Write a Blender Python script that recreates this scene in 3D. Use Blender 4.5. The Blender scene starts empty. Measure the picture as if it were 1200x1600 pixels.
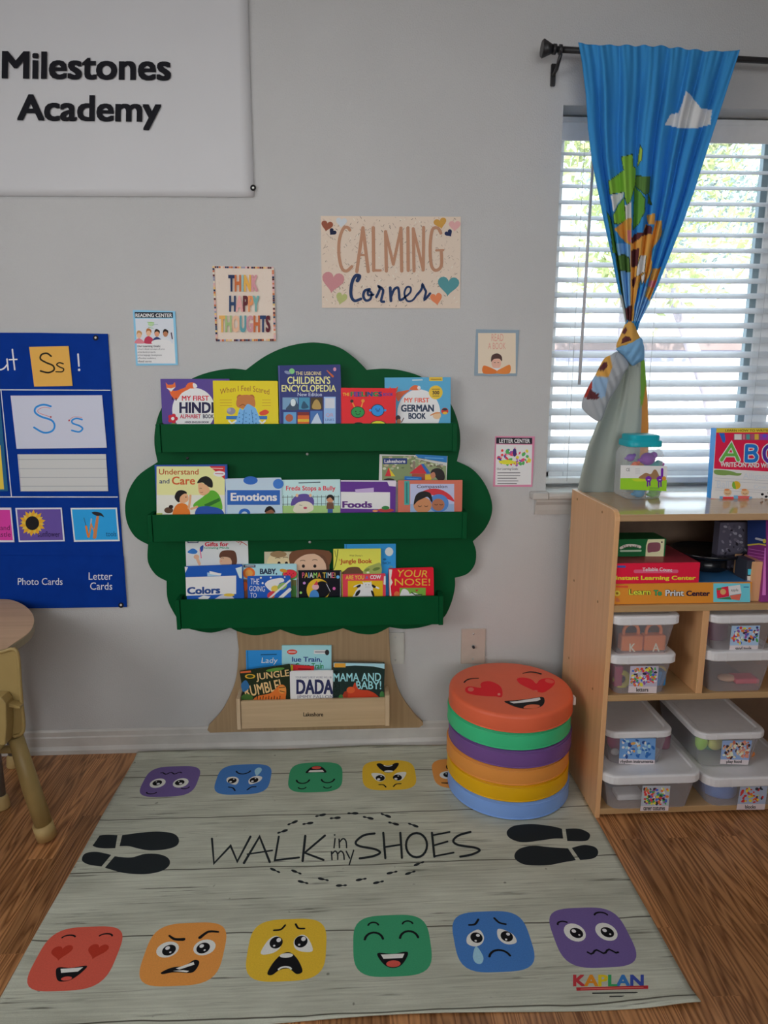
import bpy, bmesh, math, random
from mathutils import Vector, Matrix
from mathutils.geometry import tessellate_polygon
random.seed(7)
S = bpy.context.scene
COL = S.collection
PI = math.pi

# ------------------------------------------------------------------ camera, world, lights, exposure
FPX, PX, PY = 1063.0, 600.0, 800.0                      # lens in pixels of the 1200x1600 frame
CAM = Vector((0.0, -2.7639, 1.6))                       # room: back wall at y = 0, floor at z = 0
PSI, TH = math.radians(2.8525), math.radians(11.227)
FWD = Vector((math.sin(PSI)*math.cos(TH), math.cos(PSI)*math.cos(TH), -math.sin(TH)))
RGT = Vector((math.cos(PSI), -math.sin(PSI), 0.0))
UPV = RGT.cross(FWD)
cd = bpy.data.cameras.new('camera'); cam = bpy.data.objects.new('camera', cd); COL.objects.link(cam)
cd.sensor_fit = 'VERTICAL'; cd.sensor_height = 36.0; cd.lens = FPX/1600*36.0; cd.clip_start = 0.02; cd.clip_end = 200
cam.matrix_world = Matrix(((RGT.x, UPV.x, -FWD.x, CAM.x), (RGT.y, UPV.y, -FWD.y, CAM.y), (RGT.z, UPV.z, -FWD.z, CAM.z), (0, 0, 0, 1)))
S.camera = cam
S.view_settings.view_transform = 'Standard'; S.view_settings.look = 'None'
S.view_settings.gamma = 1.0; S.view_settings.exposure = 0.0; S.view_settings.use_curve_mapping = False
S.cycles.use_denoising = True; S.cycles.max_bounces = 8; S.cycles.transparent_max_bounces = 16
S.cycles.caustics_reflective = False; S.cycles.caustics_refractive = False

w = bpy.data.worlds.new('world'); S.world = w; w.use_nodes = True
bg = w.node_tree.nodes['Background']; bg.inputs[0].default_value = (0.70, 0.86, 1.0, 1); bg.inputs[1].default_value = 3.6

def lamp(name, kind, loc, target, energy, size=None, color=(1, 1, 1)):
    l = bpy.data.lights.new(name, kind); l.energy = energy; l.color = color
    o = bpy.data.objects.new(name, l); COL.objects.link(o); o.location = loc
    o.rotation_euler = (Vector(target)-Vector(loc)).to_track_quat('-Z', 'Y').to_euler()
    if size: l.shape = 'RECTANGLE'; l.size, l.size_y = size
    return o
sun = lamp('sun', 'SUN', (0, -5, 9), (1.0, 6, 0), 10.5, color=(1, .95, .88)); sun.data.angle = .01
# daylight from the room's other windows (long left wall and rear wall); the overhead lamp is an added, unseen fill
l1 = lamp('left_window_light', 'AREA', (-2.9, -2.6, 1.95), (0.5, -0.3, 1.1), 24, (2.2, 1.5), (.97, .985, 1.0)); l1.data.spread = math.radians(120)
l2 = lamp('rear_window_light', 'AREA', (0.2, -4.9, 1.9), (0.0, 0, 1.55), 15.5, (3.2, 1.4), (.97, .985, 1.0)); l2.data.spread = math.radians(85)
lamp('ceiling_fill', 'AREA', (-0.3, -1.4, 3.06), (-0.3, -1.4, 0), 5, (2.4, .8), (1.0, .98, .95))

# ------------------------------------------------------------------ sight lines -> points on real planes
def ray(x, y): return FWD + RGT*((x-PX)/FPX) + UPV*((PY-y)/FPX)
def hit(x, y, p, n):
    r = ray(x, y); return CAM + r*((p-CAM).dot(n)/r.dot(n))
def V(x, y, off): return hit(x, y, Vector((0, -off, 0)), Vector((0, 1, 0)))      # plane parallel to the back wall
def G(x, y, z=0.0): return hit(x, y, Vector((0, 0, z)), Vector((0, 0, 1)))        # level plane

# ------------------------------------------------------------------ colours and materials
def lin(h, k=1.0):
    h = h.lstrip('#'); v = []
    for i in (0, 2, 4):
        c = int(h[i:i+2], 16)/255
        v.append(min(.92, (c/12.92 if c <= .04045 else ((c+.055)/1.055)**2.4)/k))
    return tuple(v)
MATS = {}
def mat(name, color=(.8, .8, .8), rough=.5, spec=.5, noise=0.0, nscale=30, bump=0.0, bscale=80, metal=0, attr=False, trans=0):
    if name in MATS: return MATS[name]
    if isinstance(color, str): color = lin(color)
    m = bpy.data.materials.new(name); m.use_nodes = True; MATS[name] = m
    nt = m.node_tree; b = nt.nodes['Principled BSDF']
    b.inputs['Base Color'].default_value = (*color, 1); b.inputs['Roughness'].default_value = rough
    b.inputs['Specular IOR Level'].default_value = spec; b.inputs['Metallic'].default_value = metal
    tc = nt.nodes.new('ShaderNodeTexCoord')
    src = None
    if attr:
        a = nt.nodes.new('ShaderNodeAttribute'); a.attribute_name = 'Col'; src = a.outputs['Color']
    if noise:
        n = nt.nodes.new('ShaderNodeTexNoise'); n.inputs['Scale'].default_value = nscale; n.inputs['Detail'].default_value = 4
        nt.links.new(tc.outputs['Object'], n.inputs['Vector'])
        mr = nt.nodes.new('ShaderNodeMapRange'); mr.inputs[1].default_value = .3; mr.inputs[2].default_value = .7
        mr.inputs[3].default_value = 1-noise; mr.inputs[4].default_value = 1+noise*.5
        nt.links.new(n.outputs['Fac'], mr.inputs[0])
        mx = nt.nodes.new('ShaderNodeVectorMath'); mx.operation = 'SCALE'
        if src: nt.links.new(src, mx.inputs[0])
        else: mx.inputs[0].default_value = color
        nt.links.new(mr.outputs[0], mx.inputs['Scale']); src = mx.outputs[0]
    if src: nt.links.new(src, b.inputs['Base Color'])
    if bump:
        n2 = nt.nodes.new('ShaderNodeTexNoise'); n2.inputs['Scale'].default_value = bscale; n2.inputs['Detail'].default_value = 3
        nt.links.new(tc.outputs['Object'], n2.inputs['Vector'])
        bp = nt.nodes.new('ShaderNodeBump'); bp.inputs['Strength'].default_value = bump; bp.inputs['Distance'].default_value = .01
        nt.links.new(n2.outputs['Fac'], bp.inputs['Height']); nt.links.new(bp.outputs[0], b.inputs['Normal'])
    if trans:
        t = nt.nodes.new('ShaderNodeBsdfTranslucent'); mix = nt.nodes.new('ShaderNodeMixShader'); mix.inputs[0].default_value = trans
        if src: nt.links.new(src, t.inputs[0])
        else: t.inputs[0].default_value = (*color, 1)
        nt.links.new(b.outputs[0], mix.inputs[1]); nt.links.new(t.outputs[0], mix.inputs[2])
        nt.links.new(mix.outputs[0], nt.nodes['Material Output'].inputs[0])
    return m
def clear(name, tint, alpha, rough=.1):
    """see-through plastic or pane: transparent mixed with a glossy dielectric"""
    m = bpy.data.materials.new(name); m.use_nodes = True; MATS[name] = m
    nt = m.node_tree; b = nt.nodes['Principled BSDF']; b.inputs['Base Color'].default_value = (*tint, 1); b.inputs['Roughness'].default_value = rough
    t = nt.nodes.new('ShaderNodeBsdfTransparent'); mix = nt.nodes.new('ShaderNodeMixShader'); mix.inputs[0].default_value = alpha
    lw = nt.nodes.new('ShaderNodeLayerWeight'); lw.inputs[0].default_value = .35
    mr = nt.nodes.new('ShaderNodeMapRange'); mr.inputs[3].default_value = alpha; mr.inputs[4].default_value = min(1, alpha+.45); nt.links.new(lw.outputs['Facing'], mr.inputs[0]); nt.links.new(mr.outputs[0], mix.inputs[0])
    nt.links.new(t.outputs[0], mix.inputs[1]); nt.links.new(b.outputs[0], mix.inputs[2])
    nt.links.new(mix.outputs[0], nt.nodes['Material Output'].inputs[0]); return m
def wood(name, base, dark, axis='X', scale=1.0, rough=.35, amount=.6, spec=.5):
    """fine wood grain running along one axis"""
    m = bpy.data.materials.new(name); m.use_nodes = True; MATS[name] = m
    nt = m.node_tree; b = nt.nodes['Principled BSDF']; b.inputs['Roughness'].default_value = rough; b.inputs['Specular IOR Level'].default_value = spec
    tc = nt.nodes.new('ShaderNodeTexCoord'); mp = nt.nodes.new('ShaderNodeMapping')
    s = [60*scale]*3; s['XYZ'.index(axis)] = 2.2*scale; mp.inputs['Scale'].default_value = s
    n = nt.nodes.new('ShaderNodeTexNoise'); n.inputs['Scale'].default_value = 1; n.inputs['Detail'].default_value = 5; n.inputs['Distortion'].default_value = .6
    cr = nt.nodes.new('ShaderNodeValToRGB'); cr.color_ramp.elements[0].position = .3; cr.color_ramp.elements[1].position = .7
    d = [base[i]*(1-amount)+dark[i]*amount for i in range(3)]
    cr.color_ramp.elements[0].color = (*d, 1); cr.color_ramp.elements[1].color = (*base, 1)
    nt.links.new(tc.outputs['Object'], mp.inputs[0]); nt.links.new(mp.outputs[0], n.inputs['Vector'])
    nt.links.new(n.outputs['Fac'], cr.inputs[0]); nt.links.new(cr.outputs[0], b.inputs['Base Color']); return m

PRINT = mat('printed_paper', attr=True, rough=.6, spec=.15)
GLOSS = mat('laminated_print', attr=True, rough=.35, spec=.18)
PAGES = mat('page_edges', (.75, .72, .66), .8, noise=.12, nscale=300)

# ------------------------------------------------------------------ mesh builder
def smooth_pts(pts, n=6, closed=False):
    out = []; N = len(pts)
    rng = range(N) if closed else range(N-1)
    for i in rng:
        p = [pts[(i+j-1) % N] if closed else pts[min(max(i+j-1, 0), N-1)] for j in range(4)]
        for k in range(n):
            t = k/n
            out.append(tuple(.5*((2*p[1][d])+(-p[0][d]+p[2][d])*t+(2*p[0][d]-5*p[1][d]+4*p[2][d]-p[3][d])*t*t+(-p[0][d]+3*p[1][d]-3*p[2][d]+p[3][d])*t**3) for d in range(len(p[0]))))
    if not closed: out.append(tuple(pts[-1]))
    return out
_glyphs = {}
def glyphs(s, bold):
    if (s, bold) not in _glyphs:
        cu = bpy.data.curves.new('t', 'FONT'); cu.body = s; cu.size = 1; cu.resolution_u = 3
        o = bpy.data.objects.new('t', cu); COL.objects.link(o)
        me = o.evaluated_get(bpy.context.evaluated_depsgraph_get()).to_mesh()
        vs = [(v.co.x, v.co.y) for v in me.vertices]; fs = [tuple(p.vertices) for p in me.polygons]
        bpy.data.objects.remove(o); bpy.data.curves.remove(cu)
        if bold > 0:                                    # heavier face: the outline thickened by shifted copies
            n = len(vs); v0, f0 = vs, fs; vs, fs = [], []
            for k, (dx, dy) in enumerate([(-1, -.7), (0, -.7), (1, -.7), (1, .7), (0, .7), (-1, .7)]):
                vs = vs+[(x+dx*bold*.85, y+dy*bold*.8) for x, y in v0]; fs = fs+[tuple(i+k*n for i in q) for q in f0]
        _glyphs[(s, bold)] = (vs, fs)
    return _glyphs[(s, bold)]

class MB:
    """collects shapes (solid or printed flat on a plane) and links them as ONE mesh object"""
    def __init__(s, k=.6, zoom=(0, 0, 1), mp=None, n=None):
        s.v = []; s.f = []; s.c = []; s.m = []; s.sm = []; s.mats = []; s.k = k; s.zoom = zoom; s.mp = mp; s.n = n; s.layer = 0; s.step = 1; s.pm = PRINT
    def mi(s, m):
        if m not in s.mats: s.mats.append(m)
        return s.mats.index(m)
    def face(s, ids, m, c=(.8, .8, .8), smooth=False):
        s.f.append(ids); s.m.append(s.mi(m)); s.c.append(c); s.sm.append(smooth)
    # ---- flat print
    def pt(s, x, y):
        q = s.mp(s.zoom[0]+x*s.zoom[2], s.zoom[1]+y*s.zoom[2]); return q + s.n*(s.layer*.00004)
    def hexc(s, c): return lin(c, s.k) if isinstance(c, str) else c
    def poly(s, pts, c, holes=(), up=True):
        if up: s.layer += s.step
        c = s.hexc(c); loops = [[Vector((p[0], p[1], 0)) for p in l] for l in (pts, *holes)]
        flat = [p for l in loops for p in l]; b = len(s.v)
        s.v += [s.pt(p.x, p.y) for p in flat]
        for t in tessellate_polygon(loops): s.face([b+i for i in t], s.pm, c)
    def rect(s, x0, y0, x1, y1, c): s.poly([(x0, y0), (x1, y0), (x1, y1), (x0, y1)], c)
    def ell(s, x, y, rx, ry, c, rot=0, n=20, a0=0, a1=360):
        r = math.radians(rot); P = []
        for i in range(n if a1-a0 == 360 else n+1):
            a = math.radians(a0+(a1-a0)*i/n); u, v = rx*math.cos(a), ry*math.sin(a)
            P.append((x+u*math.cos(r)-v*math.sin(r), y+u*math.sin(r)+v*math.cos(r)))
        s.poly(P, c)
    def blob(s, pts, c, n=5): s.poly(smooth_pts(pts, n, True), c)
    def line(s, pts, w, c, sm=0, closed=False):
        if sm: pts = smooth_pts(pts, sm, closed)
        if closed: pts = list(pts)+[pts[0]]
        s.layer += s.step; c = s.hexc(c); N = len(pts)
        P = [Vector(p[:2]) for p in pts]
        P = [p for i, p in enumerate(P) if i == 0 or (p-P[i-1]).length > 1e-6]; N = len(P); k0 = len(s.v)
        if N < 2: return
        dirs = [(P[i+1]-P[i]).normalized() for i in range(N-1)]
        for i, p in enumerate(P):                       # one mitred strip with round ends
            r = (w[0]+(w[1]-w[0])*i/(N-1) if isinstance(w, (list, tuple)) else w)/2
            d0 = dirs[i-1] if i > 0 else (dirs[-1] if closed else dirs[0]); d1 = dirs[i] if i < N-1 else (dirs[0] if closed else dirs[-1])
            t = (d0+d1); t = t.normalized() if t.length > .15 else d1
            m_ = Vector((-t.y, t.x)); q = min(1.7, 1/max(.3, abs(m_.dot(Vector((-d1.y, d1.x)))))) * r
            s.v += [s.pt(p.x+m_.x*q, p.y+m_.y*q), s.pt(p.x-m_.x*q, p.y-m_.y*q)]
            if not closed and i in (0, N-1):
                b = len(s.v); a0 = math.atan2(m_.y, m_.x)+(0 if i == 0 else PI)
                s.v += [s.pt(p.x+r*math.cos(a0+j*PI/6), p.y+r*math.sin(a0+j*PI/6)) for j in range(7)]; s.face(list(range(b, b+7)), s.pm, c)
                if i == 0: k1 = b+7
        idx = [k0]+[k1+2*(i-1) if not closed else k0+2*i for i in range(1, N)]
        for i in range(N-1): s.face([idx[i], idx[i+1], idx[i+1]+1, idx[i]+1], s.pm, c)
    def arc(s, x, y, rx, ry, a0, a1, w, c, n=10, rot=0):
        r = math.radians(rot); P = []
        for i in range(n+1):
            a = math.radians(a0+(a1-a0)*i/n); u, v = rx*math.cos(a), ry*math.sin(a)
            P.append((x+u*math.cos(r)-v*math.sin(r), y+u*math.sin(r)+v*math.cos(r)))
        s.line(P, w, c)
    def heart(s, x, y, sz, c, rot=0, asp=1.0):
        P = []; r = math.radians(rot)
        for i in range(28):
            t = 2*PI*i/28; u = 16*math.sin(t)**3/32; v = -(13*math.cos(t)-5*math.cos(2*t)-2*math.cos(3*t)-math.cos(4*t))/32
            u *= sz*asp; v *= sz; P.append((x+u*math.cos(r)-v*math.sin(r), y+u*math.sin(r)+v*math.cos(r)))
        s.poly(P, c)
    def text(s, t, x0, y0, x1, y1, c, bold=.012, rot=0, arc=0, shear=0):
        """the words t fitted into a box on the surface; c: one colour or a list cycled per letter"""
        if isinstance(c, list):
            vs, _ = glyphs(t, bold); X0 = min(p[0] for p in vs); X1 = max(p[0] for p in vs); s.layer += 1
            lay = s.layer
            for i, ch in enumerate(t):
                if ch == ' ': continue
                a = glyphs('|'+t[:i]+'|', bold)[0] if i else glyphs('||', bold)[0]; base = glyphs('||', bold)[0]
                adv = max(p[0] for p in a)-max(p[0] for p in base)
                g, _f = glyphs(ch, bold); gx0 = min(p[0] for p in g); gx1 = max(p[0] for p in g)
                sx = (x1-x0)/(X1-X0); first = min(p[0] for p in glyphs(t[0], bold)[0])
                s.layer = lay-1+(i % 2)*1.3
                s.text(ch, x0+(adv+gx0-first)*sx, y0, x0+(adv+gx1-first)*sx, y1, c[i % len(c)], bold, rot, 0, shear)
            s.layer = lay+2.6; return
        vs, fs = glyphs(t, bold); s.layer += s.step; c = s.hexc(c)
        X0 = min(p[0] for p in vs); X1 = max(p[0] for p in vs); Y0 = min(p[1] for p in vs); Y1 = max(p[1] for p in vs)
        b = len(s.v); r = math.radians(rot); cx, cy = (x0+x1)/2, (y0+y1)/2
        nc = len(vs)//6 if bold > 0 else len(vs); L0 = s.layer
        for j, (x, y) in enumerate(vs):
            s.layer = L0+.2*(j//nc)
            f = (x-X0)/(X1-X0); g = (y-Y0)/(Y1-Y0)
            u = x0+f*(x1-x0)-cx; v = y1-g*(y1-y0)-cy - arc*(1-(2*f-1)**2) ; u += shear*g
            s.v.append(s.pt(cx+u*math.cos(r)-v*math.sin(r), cy+u*math.sin(r)+v*math.cos(r)))
        s.layer = L0+(1 if bold > 0 else 0)
        for q in fs: s.face([b+i for i in q], s.pm, c)
    # ---- solids
    def bm(s, bm, m, c=(.8, .8, .8), smooth=False):
        b = len(s.v); bm.verts.ensure_lookup_table(); bm.verts.index_update()
        s.v += [v.co.copy() for v in bm.verts]
        for f in bm.faces: s.face([b+v.index for v in f.verts], m, c, smooth)
        bm.free()
    def box(s, x0, y0, z0, x1, y1, z1, m, bev=0.0, c=(.8, .8, .8), seg=2, mtx=None):
        b = bmesh.new(); bmesh.ops.create_cube(b, size=1)
        for v in b.verts: v.co = Vector(((x0+x1)/2+v.co.x*(x1-x0), (y0+y1)/2+v.co.y*(y1-y0), (z0+z1)/2+v.co.z*(z1-z0)))
        if bev: bmesh.ops.bevel(b, geom=list(b.edges), offset=bev, segments=seg, affect='EDGES', profile=.5)
        if mtx: bmesh.ops.transform(b, matrix=mtx, verts=b.verts)
        s.bm(b, m, c)
    def prism(s, pts, d, m, c=(.8, .8, .8), bev=0.0):
        """closed outline of 3-D points swept by the vector d"""
        b = bmesh.new(); f = b.faces.new([b.verts.new(p) for p in pts])
        r = bmesh.ops.extrude_face_region(b, geom=[f]); vs = [e for e in r['geom'] if isinstance(e, bmesh.types.BMVert)]
        bmesh.ops.translate(b, verts=vs, vec=d); bmesh.ops.recalc_face_normals(b, faces=b.faces)
        if bev:
            caps = [e for e in b.edges if sum(len(q.verts) > 4 for q in e.link_faces) == 1]
            bmesh.ops.bevel(b, geom=caps, offset=bev, segments=2, affect='EDGES', profile=.5)
        s.bm(b, m, c)
    def lathe(s, prof, cx, cy, m, c=(.8, .8, .8), n=48, smooth=True, sup=2.0, ax=1.0, ay=1.0):
        """profile of (radius, z) turned about a vertical axis; sup > 2 squares the section"""
        b = len(s.v)
        for (r, z) in prof:
            for i in range(n):
                a = 2*PI*i/n; q = (abs(math.cos(a))**sup+abs(math.sin(a))**sup)**(-1/sup)
                s.v.append(Vector((cx+r*q*math.cos(a)*ax, cy+r*q*math.sin(a)*ay, z)))
        for j in range(len(prof)-1):
            for i in range(n):
                s.face([b+j*n+i, b+j*n+(i+1) % n, b+(j+1)*n+(i+1) % n, b+(j+1)*n+i], m, c, smooth)
        if prof[0][0] > 1e-5: s.face([b+i for i in range(n)][::-1], m, c)
        if prof[-1][0] > 1e-5: s.face([b+(len(prof)-1)*n+i for i in range(n)], m, c)
    def tube(s, pts, r, m, c=(.8, .8, .8), n=12, cap=True):
        b = len(s.v); P = [Vector(p) for p in pts]; N = len(P)
        for i, p in enumerate(P):
            t = (P[min(i+1, N-1)]-P[max(i-1, 0)]).normalized(); a = t.orthogonal().normalized()
            if i == 0: A = a
            else: A = (A-t*A.dot(t)).normalized()
            B = t.cross(A); rr = r[i] if isinstance(r, (list, tuple)) else r
            for k in range(n):
                q = 2*PI*k/n; s.v.append(p+A*(rr*math.cos(q))+B*(rr*math.sin(q)))
        for i in range(N-1):
            for k in range(n): s.face([b+i*n+k, b+i*n+(k+1) % n, b+(i+1)*n+(k+1) % n, b+(i+1)*n+k], m, c, True)
        if cap:
            s.face([b+k for k in range(n)][::-1], m, c); s.face([b+(N-1)*n+k for k in range(n)], m, c)
    def ball(s, p, rx, ry, rz, m, c=(.8, .8, .8), n=14):
        b = bmesh.new(); bmesh.ops.create_uvsphere(b, u_segments=n+4, v_segments=n, radius=1)
        for v in b.verts: v.co = Vector((p[0]+v.co.x*rx, p[1]+v.co.y*ry, p[2]+v.co.z*rz))
        s.bm(b, m, c, True)
    def build(s, name, parent=None, loc=None):
        if parent is not None: o0 = ORG[parent.name]
        elif loc is not None: o0 = Vector(loc)
        else:
            o0 = Vector((sum(p.x for p in s.v)/len(s.v), sum(p.y for p in s.v)/len(s.v), min(p.z for p in s.v)))
        me = bpy.data.meshes.new(name); me.from_pydata([tuple(p-o0) for p in s.v], [], s.f)
        for m in s.mats: me.materials.append(m)
        me.polygons.foreach_set('material_index', s.m); me.polygons.foreach_set('use_smooth', s.sm)
        if any('ttribute' in nd.bl_idname for m in s.mats for nd in m.node_tree.nodes):
            ca = me.color_attributes.new('Col', 'FLOAT_COLOR', 'CORNER'); buf = []
            for p in me.polygons: buf += list((*s.c[p.index], 1.0))*p.loop_total
            ca.data.foreach_set('color', buf)
        me.validate(); me.update()
        o = bpy.data.objects.new(name, me); COL.objects.link(o)
        if parent is not None: o.parent = parent
        if parent is None: o.location = o0
        ORG[o.name] = o0; return o
ORG = {}
def thing(name, label, cat, loc=(0, 0, 0), group=None):
    o = bpy.data.objects.new(name, None); COL.objects.link(o); o.location = loc; o.empty_display_size = .05
    ORG[o.name] = Vector(loc); return tag(o, label, cat, group)
def tag(o, label, cat, group=None):
    o['label'] = label; o['category'] = cat
    if group: o['group'] = group
    return o
def struct(o): o['kind'] = 'structure'; return o
def vmap(off): return lambda x, y: V(x, y, off)
BACK = Vector((0, -1, 0)); UP = Vector((0, 0, 1))

# ------------------------------------------------------------------ the room
def shader_floor():
    m = bpy.data.materials.new('laminate_floor'); m.use_nodes = True; nt = m.node_tree; N = nt.nodes.new; L = nt.links.new
    b = nt.nodes['Principled BSDF']; b.inputs['Roughness'].default_value = .32; b.inputs['Specular IOR Level'].default_value = .45
    tc = N('ShaderNodeTexCoord')
    rot = N('ShaderNodeMapping'); rot.inputs['Rotation'].default_value = (0, 0, PI/2)       # strips run away from the camera
    L(tc.outputs['Object'], rot.inputs[0])
    br = N('ShaderNodeTexBrick'); br.offset = .37; br.inputs['Scale'].default_value = 1.0
    br.inputs['Brick Width'].default_value = .62; br.inputs['Row Height'].default_value = .085; br.inputs['Mortar Size'].default_value = .0009
    br.inputs['Color1'].default_value = (0, 0, 0, 1); br.inputs['Color2'].default_value = (1, 1, 1, 1); br.inputs['Mortar'].default_value = (.35, .35, .35, 1)
    L(rot.outputs[0], br.inputs['Vector'])
    # growth rings: bands distorted along the strip, each strip shifted by its own value
    sh = N('ShaderNodeVectorMath'); sh.operation = 'MULTIPLY_ADD'; sh.inputs[1].default_value = (7, 3, 5)
    L(br.outputs['Color'], sh.inputs[0]); L(tc.outputs['Object'], sh.inputs[2])
    mp = N('ShaderNodeMapping'); mp.inputs['Scale'].default_value = (26, 1.6, 1); L(sh.outputs[0], mp.inputs[0])
    n1 = N('ShaderNodeTexNoise'); n1.inputs['Scale'].default_value = .55; n1.inputs['Detail'].default_value = 2.5; n1.inputs['Roughness'].default_value = .45; L(mp.outputs[0], n1.inputs['Vector'])
    mu = N('ShaderNodeMath'); mu.operation = 'MULTIPLY'; mu.inputs[1].default_value = 16; L(n1.outputs['Fac'], mu.inputs[0])
    fr = N('ShaderNodeMath'); fr.operation = 'PINGPONG'; fr.inputs[1].default_value = .5; L(mu.outputs[0], fr.inputs[0])
    mp2 = N('ShaderNodeMapping'); mp2.inputs['Scale'].default_value = (190, 6, 1); L(sh.outputs[0], mp2.inputs[0])
    n2 = N('ShaderNodeTexNoise'); n2.inputs['Scale'].default_value = 1; n2.inputs['Detail'].default_value = 3; L(mp2.outputs[0], n2.inputs['Vector'])
    ad = N('ShaderNodeMath'); ad.operation = 'MULTIPLY_ADD'; ad.inputs[1].default_value = .35; L(n2.outputs['Fac'], ad.inputs[0]); L(fr.outputs[0], ad.inputs[2])
    cr = N('ShaderNodeValToRGB'); e = cr.color_ramp.elements
    e[0].position = .12; e[0].color = (.20, .075, .025, 1); e[1].position = .62; e[1].color = (.58, .275, .11, 1)
    L(ad.outputs[0], cr.inputs[0])
    tone = N('ShaderNodeMapRange'); tone.inputs[3].default_value = .72; tone.inputs[4].default_value = 1.18; L(br.outputs['Color'], tone.inputs[0])
    sc = N('ShaderNodeVectorMath'); sc.operation = 'SCALE'; L(cr.outputs[0], sc.inputs[0]); L(tone.outputs[0], sc.inputs['Scale'])
    L(sc.outputs[0], b.inputs['Base Color']); return m
FLOOR = shader_floor()
WALL = mat('painted_wall', (.60, .598, .592), .55, .3, noise=.035, nscale=2.5, bump=.22, bscale=170)
TRIM = mat('white_trim_paint', (.62, .60, .565), .4, .4, noise=.10, nscale=9, bump=.03, bscale=40)
CEIL = mat('ceiling_paint', (.72, .72, .71), .8, .2, noise=.05, nscale=60, bump=.2, bscale=120)
X0, X1, Y1, ZC = -3.2, 3.2, -5.2, 3.1
WX0, WX1, WZ0, WZ1 = .812, 2.52, 1.135, 2.60            # window opening in the back wall
def setting(name, boxes, m, bev=0):
    b = MB()
    for q in boxes: b.box(*q, m, bev)
    return struct(b.build(name))
setting('floor', [(X0-.1, Y1-.1, -.08, X1+.1, .22, 0)], FLOOR)
setting('ceiling', [(X0-.1, Y1-.1, ZC, X1+.1, .22, ZC+.08)], CEIL)
setting('wall_back', [(X0, 0, 0, WX0, .2, ZC), (WX1, 0, 0, X1, .2, ZC), (WX0, 0, 0, WX1, .2, WZ0-.03), (WX0, 0, WZ1, WX1, .2, ZC)], WALL)
setting('wall_left', [(X0-.1, Y1, 0, X0, 0.2, ZC)], WALL)
setting('wall_right', [(X1, Y1, 0, X1+.1, 0.2, ZC)], WALL)
setting('wall_front', [(X0, Y1-.1, 0, X1, Y1, ZC)], WALL)
b = MB()                                                  # moulded baseboard: two steps and a shoe
prof = [(0, 0), (-.022, 0), (-.022, .018), (-.016, .03), (-.0125, .034), (-.0125, .072), (-.009, .078), (-.009, .098), (-.004, .106), (0, .106)]
b.prism([Vector((X0, y, z)) for y, z in prof], Vector((X1-X0, 0, 0)), TRIM)
struct(b.build('baseboard_back'))
b = MB()                                                  # window stool with rounded nose, and the apron moulding under it
prof = [(.2, 1.105), (-.048, 1.105), (-.055, 1.111), (-.057, 1.12), (-.055, 1.13), (-.048, 1.135), (.2, 1.135)]
b.prism([Vector((WX0-.0, y, z)) for y, z in prof], Vector((WX1-WX0, 0, 0)), TRIM)
b.box(WX0-.068, -.055, 1.105, WX0, 0, 1.135, TRIM, .006)
struct(b.build('trim_1'))
b = MB(); prof = [(0, 1.105), (-.034, 1.105), (-.032, 1.092), (-.02, 1.078), (-.016, 1.055), (-.010, 1.036), (0, 1.034)]
b.prism([Vector((WX0-.045, y, z)) for y, z in prof], Vector((WX1-WX0+.09, 0, 0)), TRIM)
struct(b.build('trim_2'))
# window: white vinyl frame, two sashes with a wide mullion, a blue-grey strip coloured as the stile's shadow part, panes
VINYL = mat('white_vinyl', (.88, .88, .87), .35, .4, noise=.03); STILE_SHADE = mat('stile_shade_grey', (.26, .34, .37), .5, noise=.06)
PANE = clear('window_pane', (1, 1, 1), .05, .02)
b = MB(); fy0, fy1 = .160, .199
for q in [(WX0, WZ0, WX0+.06, WZ1), (WX1-.06, WZ0, WX1, WZ1), (WX0, WZ1-.055, WX1, WZ1), (WX0, WZ0, WX1, WZ0+.06), (1.730, WZ0, 1.83, WZ1)]:
    b.box(q[0], fy0, q[1], q[2], fy1, q[3], VINYL, .004)
win = struct(b.build('window_1', loc=(WX0, .12, WZ0)))
b = MB(); b.box(1.700, .163, WZ0+.06, 1.729, .19, WZ1-.055, STILE_SHADE, .002); b.build('stile_shade_strip', win)
for (xa, xb) in ((WX0+.06, 1.70), (1.83, WX1-.06)):
    b = MB(); b.box(xa, .185, WZ0+.06, xb, .189, WZ1-.055, PANE); b.build('pane', win)

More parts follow.
